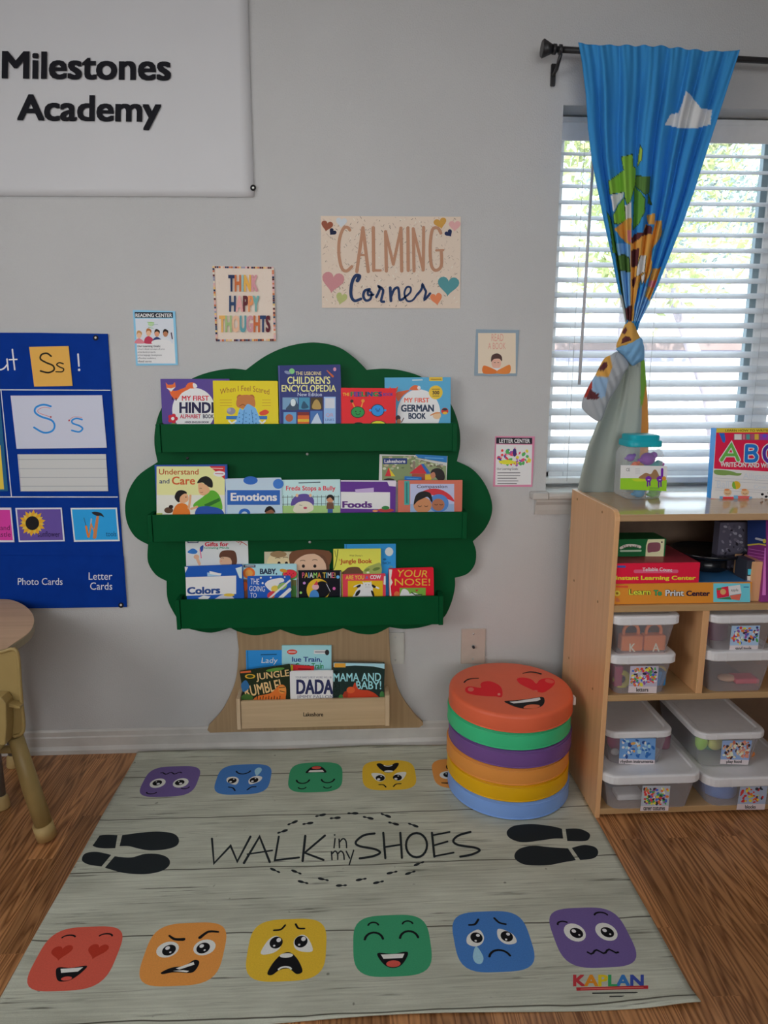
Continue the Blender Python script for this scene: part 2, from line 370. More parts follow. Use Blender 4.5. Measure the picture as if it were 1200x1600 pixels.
# ------------------------------------------------------------------ outside the window
PAVE = mat('sunlit_concrete', (.72, .70, .69), .9, .1, noise=.12, nscale=.6)
setting('ground', [(-30, .6, -.35, 50, 60, -.3)], PAVE)
BARK = mat('tree_bark', (.34, .30, .33), .9, .1, noise=.3, nscale=6, bump=.5, bscale=20)
def leafmat(name, c): return mat(name, c, .7, .2, noise=.45, nscale=1.6, trans=.35)
def tree(x, y, h, cr, leaf, label, lean=0.0, n=4200, seed=1, low=.35):
    R = random.Random(seed); t = thing('tree', label, 'tree', (x, y, -.3), 'trees outside the window')
    b = MB(); b.tube([(x, y, -.3), (x+lean*.25, y, h*.2), (x+lean*.7, y+.1, h*.45), (x+lean*1.1, y+.1, h*.75)], [.16, .13, .10, .05], BARK)
    for k in range(6):
        z0 = h*(low+.06*k); a = R.uniform(0, 6.28); b.tube([(x+lean*z0/h*1.4, y+.05, z0), (x+lean+cr*.6*math.cos(a), y+cr*.6*math.sin(a), z0+h*.2)], [.06, .02], BARK, n=6)
    b.build('trunk', t)
    b = MB(); cl = [(R.gauss(0, .45)*cr, R.gauss(0, .4)*cr, R.uniform(low, 1)*h) for _ in range(34)]
    for i in range(n):
        cx, cy, cz = cl[i % 34]
        p = Vector((x+lean+cx+R.gauss(0, .24)*cr, y+cy+R.gauss(0, .24)*cr, cz+R.gauss(0, .2)*cr)); u = Vector((R.gauss(0, 1), R.gauss(0, 1), R.gauss(0, 1))).normalized(); v = u.orthogonal().normalized(); s_ = R.uniform(.05, .11)
        k = len(b.v); b.v += [p-u*s_, p+v*s_*.5, p+u*s_, p-v*s_*.5]; b.face([k, k+1, k+2, k+3], leaf)
    b.build('foliage', t)
LG = leafmat('yellow_green_leaves', (.52, .58, .26)); LB = leafmat('grey_green_leaves', (.40, .50, .46)); LY = leafmat('golden_leaves', (.62, .52, .28))
tree(3.4, 5.6, 5.4, 1.15, LG, 'yellow-green leafy tree outside, seen past the blind wand', seed=3, low=.50)
tree(6.9, 9.4, 6.4, 1.5, LB, 'grey-green tree with a slanting trunk outside, seen beside the curtain', lean=-1.6, seed=5, low=.60, n=5200)
tree(10.6, 11.5, 6.6, 1.35, LY, 'golden-tinged tree outside, nearest the window mullion', seed=9, low=.54, n=4200)
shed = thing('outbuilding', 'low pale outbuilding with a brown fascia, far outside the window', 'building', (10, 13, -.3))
b = MB(); b.box(-4, 13.0, -.3, 30, 13.6, 1.95, mat('pale_stucco', (.72, .70, .70), .9, .1, noise=.1, nscale=.7)); b.build('wall', shed)
b = MB(); b.box(-4, 12.9, 1.95, 30, 13.6, 2.2, mat('lavender_band', (.34, .34, .46), .8, .2, noise=.1, nscale=1)); b.build('under_fascia_band', shed)  # plain lavender band between the wall and the fascia
b = MB(); b.box(-4.2, 12.7, 2.2, 30.2, 13.8, 2.5, mat('brown_fascia', (.22, .17, .16), .8, .2, noise=.15, nscale=1)); b.build('fascia', shed)

# ------------------------------------------------------------------ window blind, curtain rod, curtain
SLAT = mat('blind_slat', (.84, .85, .86), .4, .4, noise=.03, trans=.45); CORD = mat('blind_cord', (.6, .6, .6), .8)
blind = thing('window_blind', 'white horizontal slat blind hanging in the window behind the curtain', 'blind', (WX0, .07, WZ0))
bx0, bx1 = WX0+.008, WX1-.008
b = MB(); b.box(bx0, .09, 2.53, bx1, .150, 2.595, VINYL, .006); b.box(bx0, .082, 2.505, bx1, .090, 2.572, VINYL, .003); b.build('headrail', blind)
sn, cs = math.sin(math.radians(27)), math.cos(math.radians(27))
for k in range(22):
    zi = 1.6+(.84-k*.0587)*1.0155                                     # room-side edge of the slat, the lower one
    if zi < 1.185: break
    b = MB(); n0 = len(b.v); rows = []
    for i in range(5):
        t = i/4; cx = .092+t*.058*cs; cz = zi+t*.058*sn+.0035*math.sin(PI*t)
        rows.append((cx, cz))
    pts = [Vector((bx0, y, z)) for y, z in rows]+[Vector((bx0, y-.001, z+.0022)) for y, z in rows[::-1]]
    b.prism(pts, Vector((bx1-bx0, 0, 0)), SLAT); b.build('slat', blind)
b = MB(); b.box(bx0, .095, 1.148, bx1, .145, 1.174, VINYL, .005); b.build('bottom_rail', blind)
for xx in (.93, 1.26, 1.72, 2.2):
    for yy in (.090, .148):
        b = MB(); b.tube([(xx, yy, 2.53), (xx, yy, 1.16)], .0011, CORD, n=5); b.build('ladder_cord', blind)
WAND = mat('grey_wand', (.55, .53, .55), .3, .5)
p0, p1 = V(929, 212, -.06), V(905, 601, -.06)
b = MB(); b.tube([p0, p1], .0062, WAND, n=6); b.tube([p0+Vector((0, .01, .02)), p0], .002, WAND, n=6); b.build('tilt_wand', blind)

BLACK = mat('black_metal', (.018, .018, .02), .38, .5, noise=.1)
rod = thing('curtain_rod', 'black curtain rod with a flared finial above the window', 'curtain rod', (.75, 0, 2.7))
ROFF = .095
ra, rb = V(868, 77, ROFF), V(1199, 95, ROFF); rd = (rb-ra)
b = MB(); b.tube([ra, ra+rd*1.9], .0105, BLACK); b.build('pole', rod)
b = MB(); u = rd.normalized()
for (d0, r0, d1, r1) in [(-.045, .030, -.010, .014), (-.050, .026, -.045, .030), (-.010, .017, .002, .017), (.012, .016, .022, .016)]:
    b.tube([ra+u*d0, ra+u*d1], [r0, r1], BLACK, n=20)
b.build('finial', rod)
b = MB(); q = ra+u*.02
b.box(q.x-.009, -.012, q.z-.085, q.x+.009, 0, q.z-.01, BLACK, .003); b.tube([(q.x, -.006, q.z-.05), (q.x, -.05, q.z-.045), (q.x, -ROFF, q.z-.014)], .0065, BLACK)
b.tube([(q.x, -ROFF-.014, q.z+.004), (q.x, -ROFF-.011, q.z-.012), (q.x, -ROFF, q.z-.016), (q.x, -ROFF+.012, q.z-.01), (q.x, -ROFF+.014, q.z+.004)], .004, BLACK); b.build('bracket', rod)

CLOTH = mat('printed_curtain_cloth', attr=True, rough=.85, spec=.15, bump=.06, bscale=400, trans=.22)
ZH = (920, 200, .18757); ZK = (900, 480, .10833); ZI = (820, 40, .31667)
def zz(z, pts): return [(z[0]+x*z[2], z[1]+y*z[2]) for x, y in pts]
BLU, LBL, GRN, YGR, DGR, MGR, ORG_, BRN, WHT, PNK, GRY, OLV = '#3a88bd', '#76a4cc', '#83b046', '#a5bc4c', '#56783f', '#5f9440', '#e09a4e', '#5c3236', '#c9ccd8', '#d87f86', '#a3a8a4', '#8da24a'
PRINTS = [
 (WHT, zz(ZI, [(690, 490), (715, 440), (760, 430), (780, 380), (795, 325), (815, 340), (840, 370), (870, 412), (925, 415), (915, 490), (850, 505), (760, 505)]), 0),
 (LBL, zz(ZH, [(230, 960), (345, 960), (360, 1490), (310, 1500), (270, 1300)]), 0),
 (LBL, zz(ZH, [(470, 1310), (520, 1420), (430, 1610), (370, 1610), (400, 1480)]), 0),
 (WHT, zz(ZH, [(185, 560), (295, 535), (290, 580), (240, 630), (205, 700)]), 0),
 (WHT, zz(ZH, [(300, 650), (352, 615), (352, 755), (300, 790)]), 0),
 (DGR, zz(ZH, [(395, 395), (510, 405), (500, 545), (470, 560), (380, 480)]), 1),
 (DGR, zz(ZH, [(490, 545), (512, 575), (530, 640), (485, 635)]), 1),
 (MGR, zz(ZH, [(375, 480), (440, 540), (470, 590), (465, 700), (420, 800), (362, 855), (370, 640)]), 1),
 (GRN, zz(ZH, [(300, 575), (312, 770), (250, 802), (212, 800), (205, 720), (240, 640)]), 1),
 (GRN, zz(ZH, [(270, 240), (365, 215), (365, 320), (395, 335), (385, 470), (345, 620), (312, 640), (300, 580), (297, 535), (175, 555), (165, 440), (290, 350)]), 1),
 (YGR, zz(ZH, [(430, 130), (448, 180), (440, 270), (405, 330), (412, 250)]), 1),
 (MGR, zz(ZH, [(145, 695), (175, 740), (215, 900), (245, 1060), (200, 1040), (180, 900)]), 1),
 (DGR, zz(ZH, [(215, 1050), (250, 1060), (290, 1400), (310, 1500), (265, 1370)]), 1),
 (DGR, zz(ZH, [(240, 1060), (300, 1050), (335, 1080), (348, 1205), (250, 1185)]), 1),
 (ORG_, zz(ZH, [(215, 840), (320, 755), (355, 750), (352, 970), (330, 970), (260, 910)]), 0),
 (PNK, zz(ZH, [(320, 855), (350, 850), (348, 960), (322, 940)]), 0),
 (ORG_, zz(ZH, [(345, 960), (440, 900), (470, 800), (525, 820), (520, 900), (555, 770), (605, 770), (605, 890), (530, 1010), (520, 1180), (470, 1310), (440, 1250), (405, 1340), (380, 1480), (368, 1610), (345, 1610)]), 0),
 (BRN, zz(ZH, [(455, 855), (480, 805), (525, 820), (520, 880), (440, 900)]), 0),
 (BRN, zz(ZH, [(380, 880), (450, 870), (430, 920), (355, 965), (352, 920)]), 0),
 (BRN, zz(ZH, [(350, 1020), (425, 1000), (410, 1150), (352, 1165)]), 0),
 (BRN, zz(ZH, [(355, 1260), (400, 1235), (380, 1330), (358, 1320)]), 0),
 (WHT, zz(ZH, [(425, 1060), (480, 1060), (465, 1200), (395, 1240), (400, 1180)]), 1),
 (WHT, zz(ZH, [(435, 1235), (468, 1200), (465, 1260), (440, 1310)]), 1),
 (ORG_, zz(ZH, [(475, 730), (550, 710), (545, 800), (500, 800)]), 0),
 (ORG_, zz(ZH, [(530, 1170), (605, 1165), (560, 1290), (510, 1440), (468, 1400), (505, 1250)]), 0),
 (PNK, zz(ZH, [(500, 1275), (572, 1265), (548, 1335), (495, 1320)]), 0),
 (BRN, zz(ZH, [(300, 1505), (362, 1470), (358, 1620), (310, 1590)]), 0),
 (GRY, zz(ZH, [(250, 1370), (275, 1400), (310, 1520), (320, 1620), (280, 1620)]), 0)]
KNOT = [(BRN, zz(ZK, [(660, 380), (690, 310), (725, 280), (740, 320), (715, 385)]), 0), (BRN, zz(ZK, [(650, 530), (670, 450), (720, 415), (780, 430), (805, 475)]), 0)]
LOOP = [(ORG_, zz(ZK, [(490, 690), (525, 870), (465, 1015), (250, 990), (400, 740)]), 0), (BRN, zz(ZK, [(310, 905), (400, 790), (450, 795), (460, 850), (400, 920)]), 0),
        ('#8aa6c0', zz(ZK, [(250, 990), (465, 1015), (420, 1300), (300, 1320), (200, 1200)]), 0), ('#a03a30', zz(ZK, [(230, 1050), (230, 1160), (160, 1310), (110, 1300)]), 0), (BRN, zz(ZK, [(200, 1180), (330, 1260), (330, 1330), (150, 1330)]), 0)]
TAIL = [(ORG_, zz(ZK, [(985, 1000), (1030, 1000), (1060, 2000), (900, 2600), (940, 1500)]), 0), (GRN, zz(ZK, [(930, 740), (1020, 740), (1020, 1040), (975, 1300), (920, 1500)]), 0)]
def inside(p, poly):
    x, y = p; c = False; j = len(poly)-1
    for i in range(len(poly)):
        (xi, yi), (xj, yj) = poly[i], poly[j]
        if (yi > y) != (yj > y) and x < (xj-xi)*(y-yi)/(yj-yi)+xi: c = not c
        j = i
    return c
def edge_d(p, poly):
    d = 1e9
    for i in range(len(poly)):
        (x0, y0), (x1, y1) = poly[i-1], poly[i]; dx, dy = x1-x0, y1-y0
        t = max(0, min(1, ((p[0]-x0)*dx+(p[1]-y0)*dy)/(dx*dx+dy*dy+1e-9))); d = min(d, math.hypot(p[0]-x0-t*dx, p[1]-y0-t*dy))
    return d
def cloth_color(p, prints, base, k):
    c = base
    for h, poly, ol in prints:
        if min(q[0] for q in poly) <= p[0] <= max(q[0] for q in poly) and min(q[1] for q in poly) <= p[1] <= max(q[1] for q in poly) and inside(p, poly):
            c = '#2a3a22' if ol and edge_d(p, poly) < .75 else h
    return lin(c, k)
def cloth(name, parent, pos, col, nu, nv, m):
    """grid surface pos(u, v) -> point with a colour at each vertex"""
    vs = [pos(i/nu, j/nv) for j in range(nv+1) for i in range(nu+1)]; o0 = ORG[parent.name]
    fs = [(j*(nu+1)+i, j*(nu+1)+i+1, (j+1)*(nu+1)+i+1, (j+1)*(nu+1)+i) for j in range(nv) for i in range(nu)]
    me = bpy.data.meshes.new(name); me.from_pydata([tuple(p-o0) for p in vs], [], fs); me.materials.append(m)
    me.polygons.foreach_set('use_smooth', [True]*len(fs))
    ca = me.color_attributes.new('Col', 'FLOAT_COLOR', 'POINT'); buf = []
    for j in range(nv+1):
        for i in range(nu+1): buf += [*col(i/nu, j/nv), 1.0]
    ca.data.foreach_set('color', buf); o = bpy.data.objects.new(name, me); COL.objects.link(o); o.parent = parent; ORG[o.name] = o0
    so = o.modifiers.new('thickness', 'SOLIDIFY'); so.thickness = .0016
    return o
def lerp_tab(tab, y):
    for i in range(len(tab)-1):
        if y <= tab[i+1][0] or i == len(tab)-2:
            t = (y-tab[i][0])/(tab[i+1][0]-tab[i][0]); return [tab[i][k]+(tab[i+1][k]-tab[i][k])*t for k in range(1, len(tab[i]))]
curtain = thing('curtain', 'blue cartoon-print curtain knotted in the middle, hanging from the black rod', 'curtain', (1.1, -.09, 1.1))
EDGE = [(67, 904, 1156), (72, 905, 1155), (100, 910, 1147), (150, 916, 1132), (200, 919, 1116), (250, 925, 1100), (300, 935, 1084), (350, 945, 1066), (400, 956, 1046), (450, 966, 1026), (490, 975, 1006), (506, 978, 998), (516, 977, 996)]
def drape_px(u, v):
    y = 67+(516-67)*v; l, r = lerp_tab(EDGE, y); ytop = lerp_tab([(0, -1), (.06, 3), (.5, 5), (.8, 13), (.95, 13), (1, 11)], u)[0]+1.6*math.sin(u*58)*math.sin(u*PI)
    return l+(r-l)*u, y+ytop*(1-v)**6
def drape(u, v):
    x, y = drape_px(u, v); fan = 1-v; rodz = max(0, 1-abs(v-.055)/.05)
    a = .020*(.35+.65*min(1, v*5))*(1-.55*v**3)
    f = a*(math.sin(u*2*PI*7.3+1.2*math.sin(u*9))+.35*math.sin(u*2*PI*13.7+2+v*1.5))
    f += .0035*math.sin(u*2*PI*23)*max(0, 1-v*4)
    return V(x, y, ROFF+.034-.022*v+f*.9)
def drape_col(u, v):
    p = drape_px(u, v); return cloth_color(p, PRINTS, BLU, .62)
cloth('drape', curtain, drape, drape_col, 210, 240, CLOTH)
def inflate(name, outline, off, thick, prints, base, k=.62, rings=12, wr=0.0, ang=0.0):
    """pillow of cloth from an outline: full in the middle, thin at the rim"""
    P = smooth_pts(outline, 8, True); n = len(P); cx = sum(p[0] for p in P)/n; cy = sum(p[1] for p in P)/n
    def px(u, v):
        i = int(round(u*n)) % n; s = 1-abs(2*v-1); s = math.sin(s*PI/2); return cx+(P[i][0]-cx)*s, cy+(P[i][1]-cy)*s, s
    def pos(u, v):
        x, y, s = px(u, v); d = thick*math.sqrt(max(0, 1-s*s)); d = d if v < .5 else -d
        wv = wr*math.sin(((x-cx)*math.cos(ang)+(y-cy)*math.sin(ang))*.55)*(1 if v < .5 else 0)*min(1, (1-s)*4)
        return V(x, y, off+d+wv)
    return cloth(name, curtain, pos, lambda u, v: cloth_color(px(u, v)[:2], prints, base, k), n, rings*4, CLOTH)
inflate('knot', zz(ZK, [(720, 225), (790, 190), (860, 260), (880, 340), (930, 445), (960, 560), (900, 620), (760, 640), (640, 610), (580, 560), (640, 400)]), .105, .032, KNOT, ORG_, wr=.002)
inflate('knot_wrap', zz(ZK, [(585, 595), (760, 500), (930, 440), (972, 530), (985, 600), (980, 745), (900, 800), (820, 845), (755, 790), (690, 705), (610, 640)]), .115, .036, [], LBL, wr=.003, ang=.6)
inflate('loop', zz(ZK, [(600, 640), (720, 740), (760, 850), (690, 960), (610, 1130), (480, 1340), (380, 1600), (300, 1640), (130, 1510), (80, 1400), (160, 1180), (270, 990), (400, 750), (500, 690)]), .112, .022, LOOP, '#9ea2a6', wr=.003, ang=-.35)
TE = [(545, 966, 1005), (580, 962, 1008), (620, 951, 1011), (660, 934, 1013), (700, 918, 1013), (740, 908, 1012), (775, 900, 1010), (830, 888, 1006)]
def tail_px(u, v):
    y = 545+285*v; l, r = lerp_tab(TE, y); return l+(r-l)*u, y
def tail(u, v):
    x, y = tail_px(u, v); f = .020*math.sin(u*9+1.5)+.011*math.sin(u*17+v*2)+.004*math.sin(u*33)*(1-v)
    return V(x, y, .080+f*.8*(.5+.5*min(1, v*3)))
cloth('tail', curtain, tail, lambda u, v: cloth_color(tail_px(u, v), TAIL, '#a2a8a0', .72), 60, 60, CLOTH)

# ------------------------------------------------------------------ tree bookshelf on the wall
GREEN = mat('green_painted_board', (.0012, .090, .026), .5, .10, noise=.06, nscale=12)
BIRCH = wood('birch_ply', (.66, .48, .29), (.52, .36, .20), 'X', 1.0, .45); BIRCHV = wood('birch_ply_upright', (.45, .31, .17), (.33, .21, .105), 'Z', 1.0, .5)
shelf = thing('tree_bookshelf', 'green tree-shaped wall bookshelf with three trays and a birch trunk tray', 'bookshelf', (-.16, 0, .06))
LOBES = [[(246, 722), (214, 745), (197, 778), (197, 812), (210, 838), (231, 851)], [(231, 851), (231, 878), (243, 898), (260, 908)], [(260, 908), (262, 938), (275, 964), (284, 978), (300, 984)],
  [(300, 984), (330, 989), (360, 981)], [(360, 981), (372, 987), (396, 993), (420, 990), (438, 984)], [(438, 984), (472, 994), (510, 989), (536, 982)], [(536, 982), (560, 990), (585, 991), (609, 980)],
  [(609, 980), (630, 983), (655, 981), (682, 974)], [(682, 974), (696, 962), (706, 940), (711, 918), (711, 903)], [(711, 903), (730, 897), (742, 882), (744, 862), (739, 846)],
  [(739, 846), (757, 828), (768, 805), (768, 782), (757, 755), (738, 733), (714, 721)], [(714, 721), (719, 695), (717, 665), (705, 632), (684, 604), (657, 588), (628, 579), (600, 576), (573, 578)],
  [(573, 578), (555, 560), (528, 542), (490, 535), (450, 541), (415, 556), (384, 578)], [(384, 578), (360, 576), (325, 582), (295, 594), (270, 613), (252, 638), (243, 665), (241, 694), (246, 722)]]
out = []
for l in LOBES: out += smooth_pts(l, 5)[:-1]
b = MB(); b.prism([V(x, y, .034) for x, y in out], Vector((0, .018, 0)), GREEN, bev=.002); b.build('crown_panel', shelf)
TR = [(368, 975), (373, 1015), (368, 1063), (349, 1107), (326, 1134), (324, 1141), (328, 1145), (655, 1137), (661, 1133), (661, 1129), (646, 1114), (624, 1081), (610, 1033), (607, 975)]
tr = [(368, 972)]+smooth_pts(TR[1:5], 6)+[TR[5], TR[6], TR[7], TR[8]]+smooth_pts(TR[9:13], 6)+[(607, 972)]
b = MB(); b.prism([V(x, y, .0335) for x, y in tr], Vector((0, .018, 0)), BIRCHV, bev=.0015); b.build('trunk_panel', shelf)
def tray(x0, x1, z0, z1, off1, m, mb_, endw=.018):
    up = .014 if m is BIRCH else .001
    o0 = .0345
    b = MB(); b.box(x0+endw, -off1+.012, z0, x1-endw, -o0, z0+.012, m, .001); t = b.build('tray', shelf)
    b = MB(); b.box(x0+endw, -off1, z0, x1-endw, -off1+.012, z1, m, .0015)
    f = b.build('front_board', t)
    for s in (x0, x1-endw):
        b = MB(); b.box(s, -off1-.005, z0-.002, s+endw-.0015*(1 if s == x0 else -1), -o0, z1+up, mb_ or m, .0025); b.build('end_panel', t)
    return f
def tray_px(xa, xb, ya, yb, off, m, mb_=None):
    a, c = V(xa, ya, off), V(xb, (ya+yb)/2, off); d = V(xa, yb, off)
    tray(a.x, c.x, d.z, a.z, off, m, mb_)
tray_px(243, 714, 663, 707, .112, GREEN); tray_px(230, 729, 805, 847, .112, GREEN); tray_px(274, 692, 938, 983, .112, GREEN)
PLY = wood('birch_ply_edge', (.74, .56, .36), (.50, .35, .20), 'Z', 1.6, .5)
tray_px(369, 608, 1096, 1139, .122, BIRCH, PLY)
b = MB(k=.45, mp=vmap(.1225), n=BACK); b.text('Lakeshore', 474, 1113, 505, 1119.5, '#2a2018', .03); b.build('lettering', shelf)
SCREW = mat('screw_head', (.55, .56, .55), .35, metal=.6, noise=.05)
for (x, y) in ((480, 709.5), (293, 716), (484, 847)):
    q = V(x, y, .036); b = MB(); b.ball((q.x, q.y, q.z), .006, .003, .006, SCREW if x > 300 else BLACK, n=8); b.build('screw', shelf)

# ------------------------------------------------------------------ books
def book(tl, tr, off, zb, t, base, label, art=None, zoom=(0, 0, 1), k=.74, lean=3.5, r=.0, group='picture books on the tree shelf', name='picture_book', spine=None, cat='book', gl=True):
    """closed book leaning in a tray: tl, tr = sight lines to the top corners of its front cover"""
    a = math.radians(lean); n = Vector((0, -math.cos(a), math.sin(a))); p = Vector((0, -off, zb))
    mp = lambda x, y: hit(x, y, p, n)
    if zoom: tl = (zoom[0]+tl[0]*zoom[2], zoom[1]+tl[1]*zoom[2]); tr = (zoom[0]+tr[0]*zoom[2], zoom[1]+tr[1]*zoom[2])
    A, B = mp(*tl), mp(*tr); u = (B-A).normalized(); dn = u.cross(n); W = (B-A).length
    H = min((A.z-zb)/(-dn.z), (B.z-zb)/(-dn.z)); 
    bc = A+u*(W/2)+dn*H
    root = thing(name, label, cat, (bc.x, bc.y, bc.z), group)
    def slab(mb, i, w0, w1, rr, m, c):
        P = []
        for (cx, cy, sx, sy) in ((i, i, 1, 1), (W-i, i, -1, 1), (W-i, H-i, -1, -1), (i, H-i, 1, -1)):
            if rr <= 0: P.append((cx, cy)); continue
            px, py = cx+sx*rr, cy+sy*rr; st = {(1, 1): 180, (-1, 1): 270, (-1, -1): 0, (1, -1): 90}[(sx, sy)]
            for q in range(5): th = math.radians(st+q*22.5); P.append((px+rr*math.cos(th), py+rr*math.sin(th)))
        mb.prism([A+u*x+dn*y+n*w0 for x, y in P], n*(w1-w0), m, c)
    M = GLOSS if gl else PRINT; bcol = lin(base, k); sc = lin(spine, k) if spine else bcol
    mb = MB(k=k, zoom=zoom or (0, 0, 1), mp=mp, n=n); mb.pm = M
    slab(mb, 0, -.0014, 0, r, M, bcol); slab(mb, 0, -t, -t+.0014, r, M, bcol)
    mb.prism([A+n*-.0013, A+n*(-t+.0013), A+n*(-t+.0013)+dn*H, A+n*-.0013+dn*H], u*.0016, M, sc)
    if art: art(mb)
    mb.build('cover', root)
    pb = MB(); slab(pb, .0025, -t+.0014, -.0014, r, PAGES, (.8, .8, .8)); pb.build('pages', root)
    return root
Z5, Z6 = (230, 560, .21667), (480, 560, .21667); Z7, Z8, Z9 = (260, 820, .2), (480, 820, .2), (320, 960, .36667)
T1, T2, T3, T4 = 1.330, .980, .612, .178
# -- top tray
def A(m):
    m.poly([(335+155*math.cos(math.radians(q)), 372+160*math.sin(math.radians(q))) for q in range(130, 411, 8)], '#dedfe9')
    m.blob([(160, 225), (200, 235), (260, 215), (300, 200), (312, 215), (250, 250), (212, 298), (175, 270)], '#d9622f'); m.poly([(133, 172), (150, 190), (185, 188), (200, 170), (206, 205), (172, 240), (140, 215)], '#e06a35'); m.poly([(140, 212), (172, 240), (203, 207), (172, 216)], '#f0e2da')
    m.blob([(278, 205), (300, 176), (340, 176), (360, 205), (335, 216), (300, 215)], '#d9622f'); m.blob([(330, 180), (352, 185), (360, 206), (335, 212)], '#efe7e2'); m.rect(178, 280, 186, 300, '#3a1d28'); m.rect(204, 285, 212, 305, '#3a1d28')
    m.text('MY FIRST', 250, 269, 445, 305, '#c5263a', .03); m.text('HINDI', 232, 316, 480, 394, '#231f45', .05); m.text('ALPHABET', 237, 403, 386, 432, '#b8324a', .03); m.text('BOOK', 402, 403, 480, 432, '#231f45', .03); m.text('HINDI ENGLISH BOOK', 272, 453, 446, 467, '#231f45', .03)
    for q in range(5): m.ell(185+22*math.cos(q*1.257), 434+22*math.sin(q*1.257), 15, 15, '#c02438')
    m.ell(185, 434, 12, 12, '#f3eeee'); m.ell(190, 478, 30, 10, '#6f9a44')
book((95, 147), (590, 147), .066, T1, .009, '#55428a', 'purple alphabet book with an orange fox, half covered by the yellow bear book', A, Z5)
def A(m):
    m.text('When I Feel Scared', 525, 222, 880, 262, '#9a5a22', .0, arc=26)
    m.ell(668, 283, 22, 22, '#a5642c'); m.ell(752, 283, 22, 22, '#a5642c'); m.blob([(645, 300), (670, 268), (740, 265), (775, 295), (775, 350), (720, 365), (650, 350)], '#b8723a'); m.line([(665, 345), (690, 332), (712, 345)], 4, '#6a3a1c', 3)
    m.rect(570, 415, 650, 440, '#2f6cae'); m.rect(795, 415, 865, 440, '#2f6cae'); m.ell(605, 380, 32, 26, '#8d8790'); m.ell(590, 372, 14, 14, '#a59fa6')
    m.blob([(640, 480), (650, 420), (668, 360), (690, 370), (722, 330), (760, 345), (790, 375), (805, 480)], '#6fa8da'); m.line([(700, 372), (690, 470)], 4, '#3a6aa8'); m.line([(752, 372), (765, 470)], 4, '#3a6aa8')
    for q in range(18): m.ell(665+(q % 6)*24, 395+(q//6)*30+(q % 2)*12, 4, 4, '#2d5f9e')
    m.blob([(810, 390), (850, 370), (878, 385), (860, 405), (820, 410)], '#d2472a'); m.line([(590, 450), (610, 470), (640, 450)], 12, '#f4f0d0'); m.line([(810, 450), (830, 470), (850, 450)], 12, '#f4f0d0')
    for y in (300, 320, 340): m.line([(510+y/20, y), (610, y)], 3, '#b98a1c'); m.line([(830, y), (890, y)], 3, '#b98a1c')
book((473, 160), (941, 162), .090, T1, .012, '#f0c419', 'bright yellow picture book with a brown bear under a blue blanket', A, Z5, r=.004)
def A(m):
    m.ell(456, 580, 4.4, 4.4, '#7ac07a'); m.ell(449, 582, 5, 2.4, '#7d86a8', 20); m.line([(511, 579), (520, 588)], [1.2, 3.4], '#b5562a'); m.ell(523, 577, 2.4, 3, '#c98aa0')
    m.text('THE USBORNE', 462, 580.5, 502, 586, '#d8c890', .01); m.text("CHILDREN'S", 449, 588, 516, 600, '#e5d58e', .02); m.text('ENCYCLOPEDIA', 440, 601.5, 525, 612, '#e5d58e', .02); m.text('New Edition', 465, 613.5, 503, 619, '#b9c2e0', .01)
    m.rect(441.5, 621, 465.5, 640, '#6f94b4'); m.blob([(447, 640), (452, 632), (457, 622), (463, 627), (466, 640)], '#33485f'); m.ell(458, 629, 4, 6, '#c9d4da')
    m.rect(467, 621, 484, 640, '#3f87a8'); m.blob([(471, 638), (474, 627), (478, 630), (482, 637)], '#1d4a66'); m.rect(485.5, 621, 504, 640, '#3d3018'); m.blob([(488, 638), (490, 628), (495, 624), (500, 630), (501, 639)], '#a88a4a')
    m.rect(443, 644, 463, 662, '#5f96c4'); m.ell(452, 653, 6, 6, '#a8573e'); m.rect(465, 644, 483, 662, '#d1601f'); m.rect(465, 644, 483, 649, '#7a1f1c'); m.rect(465, 655, 483, 659, '#edb12a'); m.rect(485, 642, 504, 662, '#3d6aa8'); m.poly([(486, 662), (492, 650), (496, 645), (500, 655), (503, 662)], '#b8c6d8')
    m.rect(506, 620, 524.5, 662, '#8fb0e0'); m.rect(508, 622, 523, 638, '#c5c9d2'); m.text('QR', 509, 646, 521, 652, '#c58a9a', .0); m.text('LINKS', 508.5, 654, 522, 658, '#4a5aa0', .0)
    m.line([(436, 572), (437.5, 662)], 1.2, '#56609a')
book((434, 571), (532, 569.5), .090, T1, .02, '#27306f', 'tall navy encyclopedia with gold lettering and a grid of pictures', A, None, r=.003)
